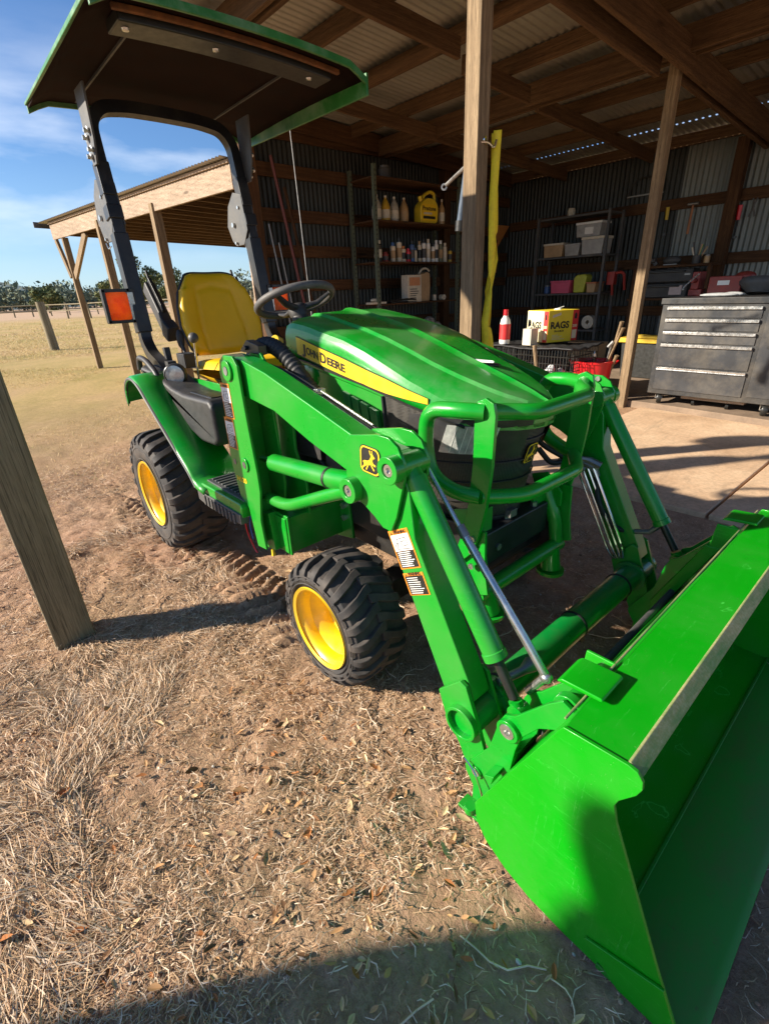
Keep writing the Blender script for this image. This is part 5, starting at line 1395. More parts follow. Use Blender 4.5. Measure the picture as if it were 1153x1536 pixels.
# big yellow antifreeze jug with handle
jg = thing('antifreeze_jug', 'large yellow jug with a dark printed label on the second shelf', 'jug', (-5.60, 5.90, 2.116))
YJ = plain('jug_yellow', (.78,.55,.03), .35, 0, .08, 20)
b = B(); b.prism(bez([(5.73,2.117,0),(6.09,2.117,0),(6.10,2.36,0),(6.06,2.44,0),(5.92,2.46,0),(5.80,2.40,0),(5.73,2.33,0)], 4) and [(p.x, p.y) for p in bezr([(5.74,2.117,0),(6.08,2.117,0),(6.10,2.34,0),(6.02,2.42,0),(5.86,2.43,0),(5.73,2.33,0),(5.73,2.13,0)], .06, 5)], -5.68, -5.54, 'X'); obj('body', b, YJ, jg, .012)
b = B(); b.tube(bezr([(-5.61,6.07,2.34),(-5.61,6.08,2.50),(-5.61,5.98,2.52),(-5.61,5.86,2.46),(-5.61,5.84,2.42)], .06, 5), .022, 10); obj('handle', b, YJ, jg)
b = B(); b.cyl((-5.61,5.80,2.39), (-5.61,5.78,2.45), .028, 14); obj('cap', b, YJ, jg)
b = B(); fr = Fr((-5.5395,5.76,2.15), (0,1,0), (0,0,1)); frect(b, fr, 0,0,.29,.20, 0, .001, 0); frect(b, fr, .02,.02,.27,.055,.001,.0015,1); ftext(b, fr, 'Prestone', .01, .125, .075, .27, .0016, 1, .002); frect(b, fr, .03,.075,.2,.10,.001,.0015,2)
obj('label', b, [DECY, DECK, CREAM], jg, smooth=None)
bottle('spray_bottle', 'small amber bottle with pale label right of the yellow jug', 'bottle', -5.58, 6.21, 2.116, [(0,0),(.042,.002),(.044,.02),(.044,.19),(.03,.23),(.014,.26),(.013,.29)], OIL, .03, CREAM, None, CREAM, (.04,.15))
bottle('dark_bottle', 'dim brown bottle at the right end of the second shelf', 'bottle', -5.75, 6.38, 2.116, bp_, OIL, .02, DECK)
# row of cans and tubes on the third shelf
cans = [(4.97,.26,.036,'black can behind the steel upright',DECK,CREAM), (5.08,.12,.045,'low dull red tub left of the spray cans',plain('dull_red', (.25,.03,.02), .5),None), (5.225,.24,.038,'white can with blue top, leftmost tall can',CREAM,BLUEP),
 (5.345,.30,.040,'pale can with a brown band and dark cap',CREAM,DECK), (5.42,.20,.042,'short can with an orange and white label',CREAM,plain('orange_cap', (.6,.2,.03), .5)), (5.52,.17,.040,'small red can near the middle of the row',REDP,REDP),
 (5.60,.27,.040,'dark blue can with black nozzle',BLUEP,DECK), (5.66,.18,.034,'squat white bottle in front of the blue can',CREAM,BLUEP), (5.755,.27,.030,'slim white tube with tan label',CREAM,TANM), (5.845,.30,.034,'tall white caulk tube, first of the pair',WHITEP,DECK),
 (5.94,.30,.034,'tall white caulk tube with dark print, second of the pair',WHITEP,CREAM), (6.045,.25,.032,'white tube with slanted dark band',WHITEP,DECK), (6.115,.29,.034,'white caulk tube leaning on its neighbour',WHITEP,WHITEP), (6.21,.29,.036,'grey green can with white top',GUN,WHITEP),
 (6.31,.26,.034,'pale can, second from the right end',CREAM,CREAM), (6.43,.19,.032,'small yellow can at the right end of the row',plain('mustard', (.55,.38,.05), .5),DECK)]
for (y, h, r, lab, m_, cm) in cans:
    t = thing('spray_can', lab+' on the third shelf', 'can', (-5.60, y, 1.62), 'cans and tubes on the third shelf')
    b = B(); b.lathe([(0,0),(r,.001),(r,.006),(r*.98,.01),(r*.98,h*.78),(r,h*.785),(r*.7,h*.83),(0,h*.83)], (-5.60, y, 1.621), (0,0,1), 16); obj('body', b, m_, t)
    b = B(); b.lathe([(0,h*.83),(r*.62,h*.83),(r*.6,h),(0,h)], (-5.60, y, 1.621), (0,0,1), 12)
    obj('cap', b, cm or m_, t)
    b = B(); b.lathe([(r*.985,h*.18),(r*.995,h*.18),(r*.995,h*.58),(r*.985,h*.58)], (-5.60, y, 1.621), (0,0,1), 16); obj('label', b, random.choice([CREAM, DECK, TANM, CHAR]), t)
b = B(); b.tube([(-5.6+.0*k, 4.93+.05*math.cos(k/12*2*PI), 1.69+.06*math.sin(k/12*2*PI)) for k in range(12)], .006, 6, closed=True); o = obj('wire_loop', b, CREAM); tag(o, 'pale loop of cord hanging at the shelf upright', 'cord')
# fourth shelf
t = thing('paper_carton', 'white paper carton with orange print on the fourth shelf', 'carton', (-5.6, 5.57, 1.086))
b = B(); b.bb((-5.66,5.43,1.086), (-5.52,5.71,1.45)); obj('box', b, CREAM, t, .004)
b = B(); fr = Fr((-5.5195,5.43,1.086), (0,1,0), (0,0,1)); frect(b, fr, .03,.22,.25,.33,0,.001,1)
for k in range(5): frect(b, fr, .04,.05+.03*k,.04+random.uniform(.12,.2),.06+.03*k,0,.001,0)
obj('print', b, [DECK, plain('dull_orange', (.55,.25,.12), .6)], t, smooth=None)
t = thing('paper_bag', 'brown paper bag with curled top beside the white carton', 'bag', (-5.6, 5.82, 1.086))
b = B(); b.prism([(5.725,1.087),(5.92,1.087),(5.935,1.30),(5.93,1.46),(5.88,1.49),(5.80,1.47),(5.72,1.46),(5.715,1.25)], -5.67, -5.55, 'X'); obj('bag', b, TANM, t, .012)
b = B(); b.tube(bezr([(-5.6,5.74,1.46),(-5.6,5.80,1.53),(-5.6,5.90,1.54),(-5.6,5.96,1.50)], .05, 5), .014, 8); obj('curl', b, CREAM, t)
b = B(); b.bb((-5.62,4.70,1.087), (-5.52,5.0,1.115)); b.ell((-5.57,4.83,1.14), (.03,.09,.025), 14, 8); o = obj('folded_rag', b, CREAM, bevel=.005); tag(o, 'small folded pale rag at the left end of the fourth shelf', 'rag')
b = B(); b.bb((-5.70,5.10,1.087), (-5.52,5.62,1.108)); b.tube([(-5.53,5.12,1.12),(-5.52,5.40,1.13),(-5.53,5.60,1.12)], .014, 8); o = obj('black_tray', b, DECK, bevel=.004); tag(o, 'flat black tray in front of the white carton', 'tray')
b = B(); b.cyl((-5.6,6.08,1.087), (-5.6,6.08,1.17), .03, 14); o = obj('small_jar', b, CREAM, bevel=.003); tag(o, 'little pale jar alone on the fourth shelf', 'jar')
b = B(); b.lathe([(.012,-.04),(.04,-.04),(.04,.04),(.012,.04)], (-5.58,6.24,1.128), (1,0,0), 18, closed=True); o = obj('tape_roll', b, CREAM); tag(o, 'roll of tape lying at the right end of the fourth shelf', 'tape roll')
b = B(); b.ell((-5.55,5.35,.98-.40), (.09,.09,.08), 18, 12); o = obj('round_float', b, CREAM); tag(o, 'round pale ball on the lowest shelf', 'ball')
b = B()
for k in range(14): b.ell((-5.6+random.uniform(-.12,.12),5.95+random.uniform(-.3,.3),.60+random.uniform(-.02,.20)), (random.uniform(.05,.10),random.uniform(.06,.12),random.uniform(.04,.09)), 10, 7, Matrix.Rotation(random.uniform(0,3), 3, 'X'))
o = obj('crumpled_sheet', b, plain('grey_cloth', (.30,.28,.25), .9, 0, .4, 12, .6), smooth=60); tag(o, 'heap of crumpled grey cloth and sheeting on the lowest shelf', 'cloth')

# ------------------------------------------------------------------ dark metal shelf unit at the back
s2 = thing('metal_shelf', 'black metal shelf unit in the dark back corner of the shed', 'shelves', (-4.5, 8.2, .055))
for x in (-5.05, -3.88):
    for y in (7.98, 8.42): b = B(); b.bb((x-.018, y-.018, .056), (x+.018, y+.018, 2.22)); obj('upright', b, CHAR, s2, .002)
for z in (2.20, 1.64, 1.10, .55):
    b = B(); b.bb((-5.03,7.99,z-.03), (-3.90,8.41,z)); obj('shelf', b, CHAR, s2, .003)
def bin_(label, x0, x1, y, z, h, body, lid, d=.28, name='storage_bin', grp='boxes on the black metal shelf'):
    t = thing(name, label, 'box', ((x0+x1)/2, y, z), grp)
    b = B(); b.prism([(x0+.015,z+.001),(x1-.015,z+.001),(x1,z+h*.85),(x0,z+h*.85)], y-d/2, y+d/2); obj('body', b, body, t, .006)
    b = B(); b.bb((x0-.008,y-d/2-.008,z+h*.85), (x1+.008,y+d/2+.008,z+h)); obj('lid', b, lid, t, .005)
    return t
CLR = plain('cloudy_plastic', (.34,.33,.31), .35, 0, .2, 15); PINK = plain('pink_plastic', (.62,.09,.16), .45, 0, .1, 15); LIME = plain('lime_bag', (.48,.50,.05), .5, 0, .15, 12, .3)
bin_('low clear bin with a brown lid, left on the middle shelf', -4.92, -4.58, 8.12, 1.64, .20, TANM, CREAM); bin_('low clear bin beside the left one on the middle shelf', -4.55, -4.30, 8.12, 1.64, .17, CLR, CLR)
bin_('wide clear bin with ribbed side, right on the middle shelf', -4.27, -3.92, 8.12, 1.64, .24, CLR, CREAM); t = bin_('grey bin with a white label, stacked on top of the wide clear bin', -4.40, -4.0, 8.15, 1.885, .20, CLR, WHITEP)
b = B(); b.bb((-4.25,7.998,1.92), (-4.12,8.009,2.01)); obj('label', b, WHITEP, t)
bin_('pink plastic tub on the lower shelf', -4.72, -4.38, 8.1, 1.10, .19, PINK, PINK, name='pink_tub')
b = B(); b.prism([(-4.34,1.101),(-4.16,1.101),(-4.13,1.34),(-4.17,1.37),(-4.30,1.36),(-4.35,1.32)], 8.0, 8.2); o = obj('lime_bag', b, LIME, bevel=.02); tag(o, 'lime yellow bag between the pink tub and a small box', 'bag')
bin_('small orange and white box right of the lime bag', -4.10, -3.95, 8.1, 1.10, .15, TANM, plain('rust_lid', (.45,.14,.05), .5), name='small_box')
b = B(); b.tube(bezr([(-3.78,8.2,1.05),(-3.80,8.15,1.35),(-3.62,8.15,1.38),(-3.60,8.2,1.12)], .08, 5), .02, 8); b.bb((-3.85,8.1,1.20), (-3.74,8.2,1.38)); o = obj('red_clamp', b, plain('dull_red_tool', (.35,.03,.02), .5)); tag(o, 'dull red clamp hanging at the right end of the metal shelf', 'clamp')
b = B(); b.lathe([(.03,-.06),(.10,-.06),(.10,.06),(.03,.06)], (-4.05,8.1,.66), (0,1,0), 24, closed=True); o = obj('paper_roll', b, CREAM); tag(o, 'white roll standing on the bottom shelf behind the yellow box', 'roll')
b = B(); b.bb((-4.9,8.0,.551), (-4.3,8.35,.74)); o = obj('dark_crate', b, CHAR, bevel=.01); tag(o, 'dark crate at the left of the bottom metal shelf', 'crate')

# level and square on the back wall
t = thing('spirit_level', 'long silver spirit level hung upright on the dark wall', 'level', (-6.0, 8.02, 1.5))
b = B(); b.bb((-6.02,7.98,1.50), (-5.995,8.06,2.22)); obj('rail', b, DSTEEL, t, .003); b = B(); 
for z in (1.60,1.86,2.12): b.bb((-5.994,8.0,z-.03), (-5.992,8.04,z+.03))
obj('vial_window', b, DECK, t)
t = thing('framing_square', 'wide orange speed square and rule hung beside the level', 'square', (-6.0, 8.2, 1.5))
OR2 = plain('faded_orange', (.55,.22,.06), .5); b = B(); b.prism([(8.12,1.48),(8.20,1.48),(8.20,1.90),(8.52,2.24),(8.12,2.24)], -6.015, -6.0, 'X'); obj('blade', b, OR2, t, .003)
b = B()
for z in (1.58,1.70,1.82,1.96): b.bb((-5.999,8.145,z), (-5.9975,8.175,z+.05))
obj('slot', b, DECK, t)

# ------------------------------------------------------------------ leaning rods and boards by the corner
for (lab, y0, y1, z1, r, m_, x) in (('thin grey rod leaning in the shed corner, longer of two', 3.70, 3.52, 2.05, .012, DSTEEL, -5.85), ('short grey rod leaning beside the longer one', 3.76, 3.60, 1.85, .010, DSTEEL, -5.80)):
    b = B(); b.tube([(x,y0,.05), (x-.12,y1,z1)], r, 8); o = obj('leaning_rod', b, m_); tag(o, lab, 'rod')
b = B(); b.beam((-5.75,3.95,.06), (-5.98,3.66,2.75), .09, .03); o = obj('leaning_board', b, plain('red_brown_board', (.14,.035,.025), .6, 0, .2, 10), bevel=.003); tag(o, 'dark red board leaning against the girts in the corner', 'board')
b = B(); b.beam((-5.70,4.08,.06), (-5.98,3.80,2.45), .06, .03); o = obj('leaning_board', b, WOODDZ, bevel=.003); tag(o, 'narrow brown board leaning right of the red one', 'board')
b = B(); b.tube([(-4.42,3.02,.0), (-4.46,3.0,1.0), (-4.53,3.0,2.72)], [.008,.006,.003], 8); o = obj('whip_rod', b, DSTEEL); tag(o, 'very thin tall rod standing upright behind the steering wheel', 'rod')
# strut and hanging bracket left of the centre post
t = thing('hanging_strut', 'dark blue grey tube hanging beside the centre post', 'tube', (-2.62, 3.1, 1.6))
b = B(); b.tube([(-2.60,3.1,1.68), (-2.53,3.08,2.03)], [.030,.024], 14); obj('tube', b, plain('blue_grey_tube', (.06,.085,.12), .4), t); b = B(); b.cyl((-2.605,3.1,1.62), (-2.60,3.1,1.685), .038, 14); obj('end_cap', b, DECK, t)
t = thing('ratchet_arm', 'grey metal arm with a ring end hanging in front of the top shelf', 'tool', (-2.9, 3.3, 1.98))
b = B(); b.tube([(-2.62,3.28,2.09), (-2.92,3.30,1.965)], .013, 8); obj('arm', b, DSTEEL, t); b = B(); b.lathe([(.012,-.008),(.024,-.008),(.024,.008),(.012,.008)], (-2.94,3.30,1.955), (.5,-.8,0), 16, closed=True); obj('ring', b, DSTEEL, t)

# ------------------------------------------------------------------ yellow strap on the centre post
STRAP = plain('yellow_webbing', (.98,.70,.02), .65, 0, .12, 40, .4, bscale=500)
def ribbon(pts, w_, tw):
    b = B(); n_ = 60; P_ = [Vector(p) for p in pts]
    def at(t):
        k = t*(len(P_)-1); i = min(int(k), len(P_)-2); f = k-i; f = f*f*(3-2*f); return P_[i].lerp(P_[i+1], f)
    vs = []
    for i in range(n_+1):
        t = i/n_; a = lerp(tw, t); d_ = Vector((math.cos(a), math.sin(a), 0)); p = at(t); vs += [p-d_*w_/2, p, p+d_*w_/2]
    b.add(vs, [(i*3+j, (i+1)*3+j, (i+1)*3+j+1, i*3+j+1) for i in range(n_) for j in (0, 1)]); return b
t = thing('lifting_strap', 'long twisted yellow webbing strap hanging on the centre post', 'strap', (-2.05, 2.75, 1.5))
o = obj('front_loop', ribbon([(-2.06,2.76,2.05),(-2.06,2.745,1.7),(-2.055,2.755,1.3),(-2.06,2.72,1.05),(-2.06,2.735,.86)], .046, [(0,.6),(.3,.75),(.45,1.3),(.55,2.2),(.62,3.3),(.8,3.9),(.9,3.5),(1,4.2)]), STRAP, t, smooth=60); o.modifiers.new('t', 'SOLIDIFY').thickness = .003
o = obj('rear_loop', ribbon([(-2.08,2.765,2.04),(-2.09,2.79,1.8),(-2.08,2.81,1.55),(-2.07,2.80,1.40),(-2.07,2.75,1.22),(-2.07,2.78,1.0),(-2.06,2.80,.82)], .042, [(0,1.0),(.12,.4),(.3,1.5),(.42,2.6),(.5,3.7),(.7,3.5),(.8,2.4),(.9,1.2),(1,.6)]), STRAP, t, smooth=60); o.modifiers.new('t', 'SOLIDIFY').thickness = .003
t = thing('steel_hook', 'steel hook screwed in the post holding the yellow strap', 'hook', (-2.09, 2.68, 2.0))
b = B(); b.tube(bezr([(-2.10,2.65,1.99),(-2.07,2.69,1.99),(-2.05,2.72,1.96),(-2.05,2.74,2.0)], .02, 5), .007, 8); b.lathe([(.010,-.004),(.02,-.004),(.02,.004),(.010,.004)], (-2.088,2.685,2.0), (1,.3,0), 14, closed=True); obj('hook', b, CHROME, t)

# ------------------------------------------------------------------ wire crate with box, bottle and carton on top
t = thing('wire_crate', 'black folding wire crate with a mat on top beside the centre post', 'crate', (-3.1, 5.3, .055))
def wires(b, a0, a1, c0, c1, plane, k, st, r=.0035):
    n_ = int((a1-a0)/st); m2 = int((c1-c0)/(st*2))
    def P_(u, v): return (u, k, v) if plane == 'Y' else ((k, u, v) if plane == 'X' else (u, v, k))
    for i in range(n_+1): u = a0+(a1-a0)*i/n_; b.tube([P_(u, c0), P_(u, c1)], r, 4, caps=False)
    for j in range(m2+1): v = c0+(c1-c0)*j/m2; b.tube([P_(a0, v), P_(a1, v)], r*1.3, 4, caps=False)
for k_ in (5.0, 5.62): b = B(); wires(b, -3.72, -2.66, .06, .60, 'Y', k_, .035); obj('long_side', b, DECK, t, smooth=None)
for k_ in (-2.66, -3.72): b = B(); wires(b, 5.0, 5.62, .06, .60, 'X', k_, .035); obj('short_side', b, DECK, t, smooth=None)
b = B(); b.grid(lambda u, v: (-3.76+1.14*u, 4.96+.70*v, .612+.008*math.sin(u*40)*math.sin(v*22)+.01*math.sin(u*9+v*5)), 40, 24); o = obj('top_mat', b, plain('black_mat', (.02,.02,.022), .6, 0, .3, 60, .6), t, smooth=60); o.modifiers.new('t', 'SOLIDIFY').thickness = .012
b = B()
for k in range(5): b.ell((-3.35+.12*k, 5.2+random.uniform(-.05,.1), .25+random.uniform(-.1,.15)), (.06,.05,.13), 10, 8, Matrix.Rotation(random.uniform(-.5,.5), 3, 'Y'))
o = obj('plastic_bags', b, plain('white_bag', (.6,.6,.6), .4, 0, .3, 10, .5), smooth=60); tag(o, 'crumpled white plastic bags stuffed inside the wire crate', 'bags')
# box of rags
YB = plain('box_yellow', (.80,.62,.03), .5, 0, .06, 12); YP = plain('box_pale', (.74,.68,.45), .5, 0, .06, 12); RB = plain('box_red', (.62,.03,.03), .5, 0, .08, 12)
rt_ = thing('rags_box', 'yellow and red cardboard box printed RAGS on top of the wire crate', 'box', (-3.0, 5.35, .63))
z0, z1 = .640, .975; th_ = math.radians(70); CO = Vector((-3.07, 5.20, z0)); e1 = Vector((math.cos(th_), math.sin(th_), 0)); e2 = Vector((-math.sin(th_), math.cos(th_), 0))
b = B(); q_ = [CO, CO+e1*.42, CO+e1*.42+e2*.37, CO+e2*.37]; b.prism([(p.x, p.y) for p in q_], z0, z1, 'Z'); obj('carton', b, YB, rt_, .003)
def face(fr, w_, h_, pale, b):
    frect(b, fr, 0,0,w_,h_,0,.0012,1 if pale else 0); frect(b, fr, w_*.80,0,w_,h_,.0012,.0020,2)  # pale side has the washed-out tone of sunlight in its colour
    ftext(b, fr, 'RAGS', w_*.08, h_*.44, h_*.30, w_*.62, .0022, 3, .004)
    ftext(b, fr, 'IN A BOX', w_*.22, h_*.32, h_*.09, w_*.32, .0022, 3, .001)
    ftext(b, fr, '200', w_*.82, h_*.45, h_*.12, w_*.15, .0024, 1, .001)
    frect(b, fr, w_*.82,h_*.08,w_*.97,h_*.36,.0020,.0026,1); fpoly(b, fr, [(w_*.86,h_*.72),(w_*.94,h_*.72),(w_*.94,h_*.86),(w_*.90,h_*.92),(w_*.86,h_*.86)], .0020, .0026, 3)
    fpoly(b, fr, [(w_*(.12+.10*i*0), h_*.78), (w_*.40, h_*.86), (w_*.39, h_*.94), (w_*.13, h_*.87)], .0012, .0018, 4)
    for k in range(4): frect(b, fr, w_*.15,h_*(.08+.045*k),w_*(.15+random.uniform(.2,.45)),h_*(.095+.045*k),.0012,.0018,4)
b = B(); face(Fr(CO+e1*.002-e2*.0005+Vector((0,0,.003)), e1, (0,0,1)), .416, z1-z0-.006, False, b); face(Fr(CO+e2*.368-e1*.0005+Vector((0,0,.003)), -e2, (0,0,1)), .366, z1-z0-.006, True, b)
obj('box_print', b, [YB, YP, RB, DECK, CREAM], rt_, smooth=None)
b = B(); b.ell((-3.13,5.48,.980), (.05,.03,.012), 10, 6); b.beam((-3.16,5.46,.98), (-3.08,5.52,1.01), .03, .004); obj('rag_end', b, WHITEP, rt_, smooth=60)
bottle('cleaner_bottle', 'white bottle with red label and red cap behind the yellow strap', 'bottle', -3.54, 5.06, .625, [(0,0),(.055,.002),(.060,.02),(.060,.22),(.050,.27),(.028,.30),(.026,.315)], WHITEP, .06, REDP, None, RB, (.05,.22))
t = thing('small_carton', 'small open pale yellow carton beside the cleaner bottle', 'carton', (-3.2, 5.05, .625))
b = B(); b.bb((-3.27,5.02,.625), (-3.16,5.16,.80)); obj('box', b, CREAM, t, .003); b = B(); b.bb((-3.160,5.035,.64), (-3.1585,5.145,.78)); obj('print', b, YP, t); b = B(); b.beam((-3.25,5.08,.80), (-3.22,5.12,.825), .08, .003); obj('flap', b, CREAM, t)
b = B(); b.tube([(-2.86,4.62,.68),(-2.83,4.63,.5),(-2.74,4.66,.0)], [.022,.019,.024], 10); o = obj('wooden_stick', b, WOODZ); tag(o, 'round wooden stick leaning in front of the wire crate', 'stick')

# ------------------------------------------------------------------ red tub with tools, by the right hand post
RX, RY = -2.60, 5.42
t = thing('red_tub', 'round red plastic tub at the foot of the right hand post', 'tub', (RX, RY, .055))
b = B(); b.lathe([(0,.006),(.165,.006),(.170,.02),(.205,.385),(.215,.387),(.218,.407),(.207,.411),(.200,.385),(.165,.03),(0,.026)], (RX,RY,.05), (0,0,1), 40); obj('body', b, REDP, t)
b = B()
for a in (0, PI):
    c_ = Vector((RX+.218*math.cos(a+.4), RY+.218*math.sin(a+.4),.44)); b.tube([c_+Vector((-.04*math.sin(a+.4),.04*math.cos(a+.4),-.01)), c_+Vector((.03*math.cos(a+.4),.03*math.sin(a+.4),.015)), c_+Vector((.04*math.sin(a+.4),-.04*math.cos(a+.4),-.01))], .010, 8)
obj('handle', b, REDP, t)
def handle_tool(label, p, q, r0, r1, head=None):
    t = thing('hand_tool', label, 'tool', p, 'tools standing in the red tub')
    b = B(); P_ = Vector(p); Q_ = Vector(q); mid = (P_+Q_)/2+Vector((.008,.0,.0)); b.tube([P_, mid, Q_-(Q_-P_)*.06, Q_], [r0, r0*.8, r1, r1*1.2], 12, ry=.75); obj('handle', b, WOODZ, t)
    if head == 'fork':
        b = B(); b.cyl(tuple(Q_), tuple(Q_+Vector((0,0,.03))), .022, 10); b.tube([Q_, Q_+Vector((0,0,.06))], [.022,.003], 10); obj('head', b, STEEL, t)
    return t
handle_tool('curved pale axe handle, tallest in the red tub', (-2.56,5.55,.10), (-2.36,5.44,.86), .018, .020)
handle_tool('second pale axe handle crossing in front of the tallest', (-2.60,5.50,.10), (-2.34,5.45,.80), .017, .019)
handle_tool('short thick wooden handle low at the right of the tub', (-2.52,5.48,.10), (-2.36,5.44,.52), .020, .022)
handle_tool('grey shafted tool with a pointed steel tip at the left of the tub', (-2.60,5.48,.10), (-2.60,5.42,.50), .008, .009, 'fork')
b = B(); b.tube([(-2.55,5.52,.10),(-2.44,5.45,.62)], .011, 8); b.tube([(-2.47,5.45,.60),(-2.42,5.45,.66)], .02, 8); o = obj('iron_bar', b, DSTEEL); tag(o, 'dull iron bar standing among the wooden handles in the tub', 'bar')

# yellow lidded tote behind the post
t = thing('storage_tote', 'black storage tote with a yellow lid behind the right hand post', 'tote', (-2.5, 7.0, .055))
b = B(); b.prism([(-2.92,.057),(-2.40,.057),(-2.36,.50),(-2.96,.50)], 6.9, 7.35); obj('body', b, DECK, t, .01)
b = B(); b.bb((-2.99,6.87,.50), (-2.33,7.38,.56)); b.bb((-2.80,6.85,.56), (-2.50,6.95,.60)); obj('lid', b, plain('tote_yellow', (.62,.40,.02), .5), t, .006)

# ------------------------------------------------------------------ rolling tool chest
TG = plain('tool_chest_grey', (.022,.024,.026), .38, .15, .12, 5, .05, coat=.3, dust=((.25,.21,.16), .35, 4)); TG2 = plain('tool_chest_drawer', (.042,.044,.048), .35, .2, .12, 5, .05, coat=.3, dust=((.28,.24,.18), .35, 4))
t = thing('tool_chest', 'large dark grey rolling tool chest with silver drawer pulls', 'tool chest', (-1.3, 5.8, .055))
X0, X1, Y0, Y1 = -2.00, -.42, 5.47, 6.15
b = B(); b.bb((X0,Y0,.165), (X1,Y1,1.02)); obj('cabinet', b, TG, t, .006)
b = B(); b.bb((X0-.015,Y0-.015,1.02), (X1+.015,Y1+.015,1.075)); obj('top', b, TG, t, .006)
b = B(); b.cyl((-1.88,Y0-.018,1.05), (-1.88,Y0-.0155,1.05), .012, 12); b.cyl((-1.06,Y0-.011,.66), (-1.06,Y0-.008,.66), .014, 12); obj('keyhole', b, DECK, t)
zz = [1.005,.895,.78,.665,.44,.205]
for k in range(5):
    b = B(); b.bb((X0+.05,Y0-.010,zz[k+1]+.006), (-1.17,Y0-.001,zz[k]-.012)); dr = obj('drawer', b, TG2, t, .004)
    b = B(); b.bb((X0+.055,Y0-.030,zz[k]-.022), (-1.175,Y0-.0105,zz[k]-.006)); b.bb((X0+.055,Y0-.030,zz[k]-.032), (-1.175,Y0-.026,zz[k]-.022)); obj('pull', b, STEEL, dr, .002)
b = B(); b.bb((-1.13,Y0-.008,.22), (X1-.04,Y0-.001,1.0)); obj('side_door', b, TG2, t, .004)
for (x, y) in ((-1.90,Y0+.08),(-.98,Y0+.06),(-.52,Y0+.08),(-1.90,Y1-.08),(-.52,Y1-.08)):
    b = B(); b.lathe([(0,-.022),(.052,-.022),(.056,-.014),(.056,.014),(.052,.022),(0,.022)], (x,y,.112), (.9,.3,0), 20); b.bb((x-.03,y-.03,.145), (x+.03,y+.03,.164)); ca_ = obj('caster', b, DECK, t)
    b = B(); b.cyl((x-.028*.95,y-.01,.112), (x+.028*.95,y+.01,.112), .014, 10); b.beam((x-.030,y-.01,.108), (x-.030,y-.01,.164), .005, .03, up=(0,1,0)); b.beam((x+.030,y+.01,.108), (x+.030,y+.01,.164), .005, .03, up=(0,1,0)); obj('fork', b, STEEL, ca_)
b = B(); b.bb((-1.70,5.56,.125), (-1.15,5.70,.155)); o = obj('wood_plank', b, WOODF, bevel=.003); tag(o, 'pale plank lying across low casters under the tool chest', 'plank')
for x in (-1.60, -1.30):
    b = B(); b.lathe([(0,-.012),(.032,-.012),(.034,.012),(0,.012)], (x,5.62,.090), (.9,.3,0), 16); b.bb((x-.016,5.604,.118), (x+.016,5.636,.1245)); o = obj('dolly_wheel', b, DECK); tag(o, 'small black dolly wheel under the %s end of the plank' % ('left' if x < -1.5 else 'right'), 'wheel')
# on the chest
RT = plain('dull_tool_red', (.26,.035,.025), .5, 0, .2, 20)
t = thing('red_tool_case', 'dull red tool case with white label on top of the chest', 'case', (-1.62, 6.0, 1.076))
b = B(); b.bb((-1.78,5.92,1.077), (-1.50,6.10,1.25)); b.ell((-1.50,6.0,1.24), (.09,.07,.045), 14, 8); obj('case', b, RT, t, .012); b = B(); b.bb((-1.70,5.915,1.17), (-1.60,5.919,1.21)); obj('label', b, WHITEP, t)
t = thing('bench_vice', 'dull red bench vice left of the red case on the chest', 'vice', (-1.88, 6.0, 1.076))
b = B(); b.bb((-1.95,5.92,1.077), (-1.83,6.06,1.14)); b.bb((-1.93,5.90,1.14), (-1.86,6.08,1.30)); b.cyl((-1.895,5.80,1.22), (-1.895,6.10,1.22), .022, 12); obj('body', b, RT, t, .008); b = B(); b.tube([(-1.96,5.80,1.16),(-1.84,5.80,1.28)], .007, 8); obj('bar', b, STEEL, t)
b = B()
for k in range(7): b.lathe([(.09+.012*k,-.03),(.10+.012*k,-.035),(.11+.012*k,.0),(.09+.012*k,.03)], (-1.36,6.0,1.12+.010*k), (0,.2,1), 24)
o = obj('hose_coil', b, CHAR, smooth=60); tag(o, 'coil of dark hose lying on the tool chest', 'hose')
b = B(); b.ell((-1.58,5.62,1.092), (.16,.05,.018), 18, 8, Matrix.Rotation(.1, 3, 'Z')); b.ell((-1.48,5.66,1.095), (.09,.04,.02), 14, 8); o = obj('work_rag', b, plain('grey_rag', (.32,.33,.33), .9, 0, .2, 30, .5), smooth=60); tag(o, 'flat grey rag on the front edge of the tool chest', 'rag')
b = B(); b.tube([(-1.15,5.75,1.09),(-1.02,5.9,1.22)], .008, 8); b.tube([(-1.10,5.72,1.09),(-1.05,5.95,1.16)], .006, 8); o = obj('tool_rods', b, STEEL); tag(o, 'thin steel rods resting on the right of the tool chest', 'rods')

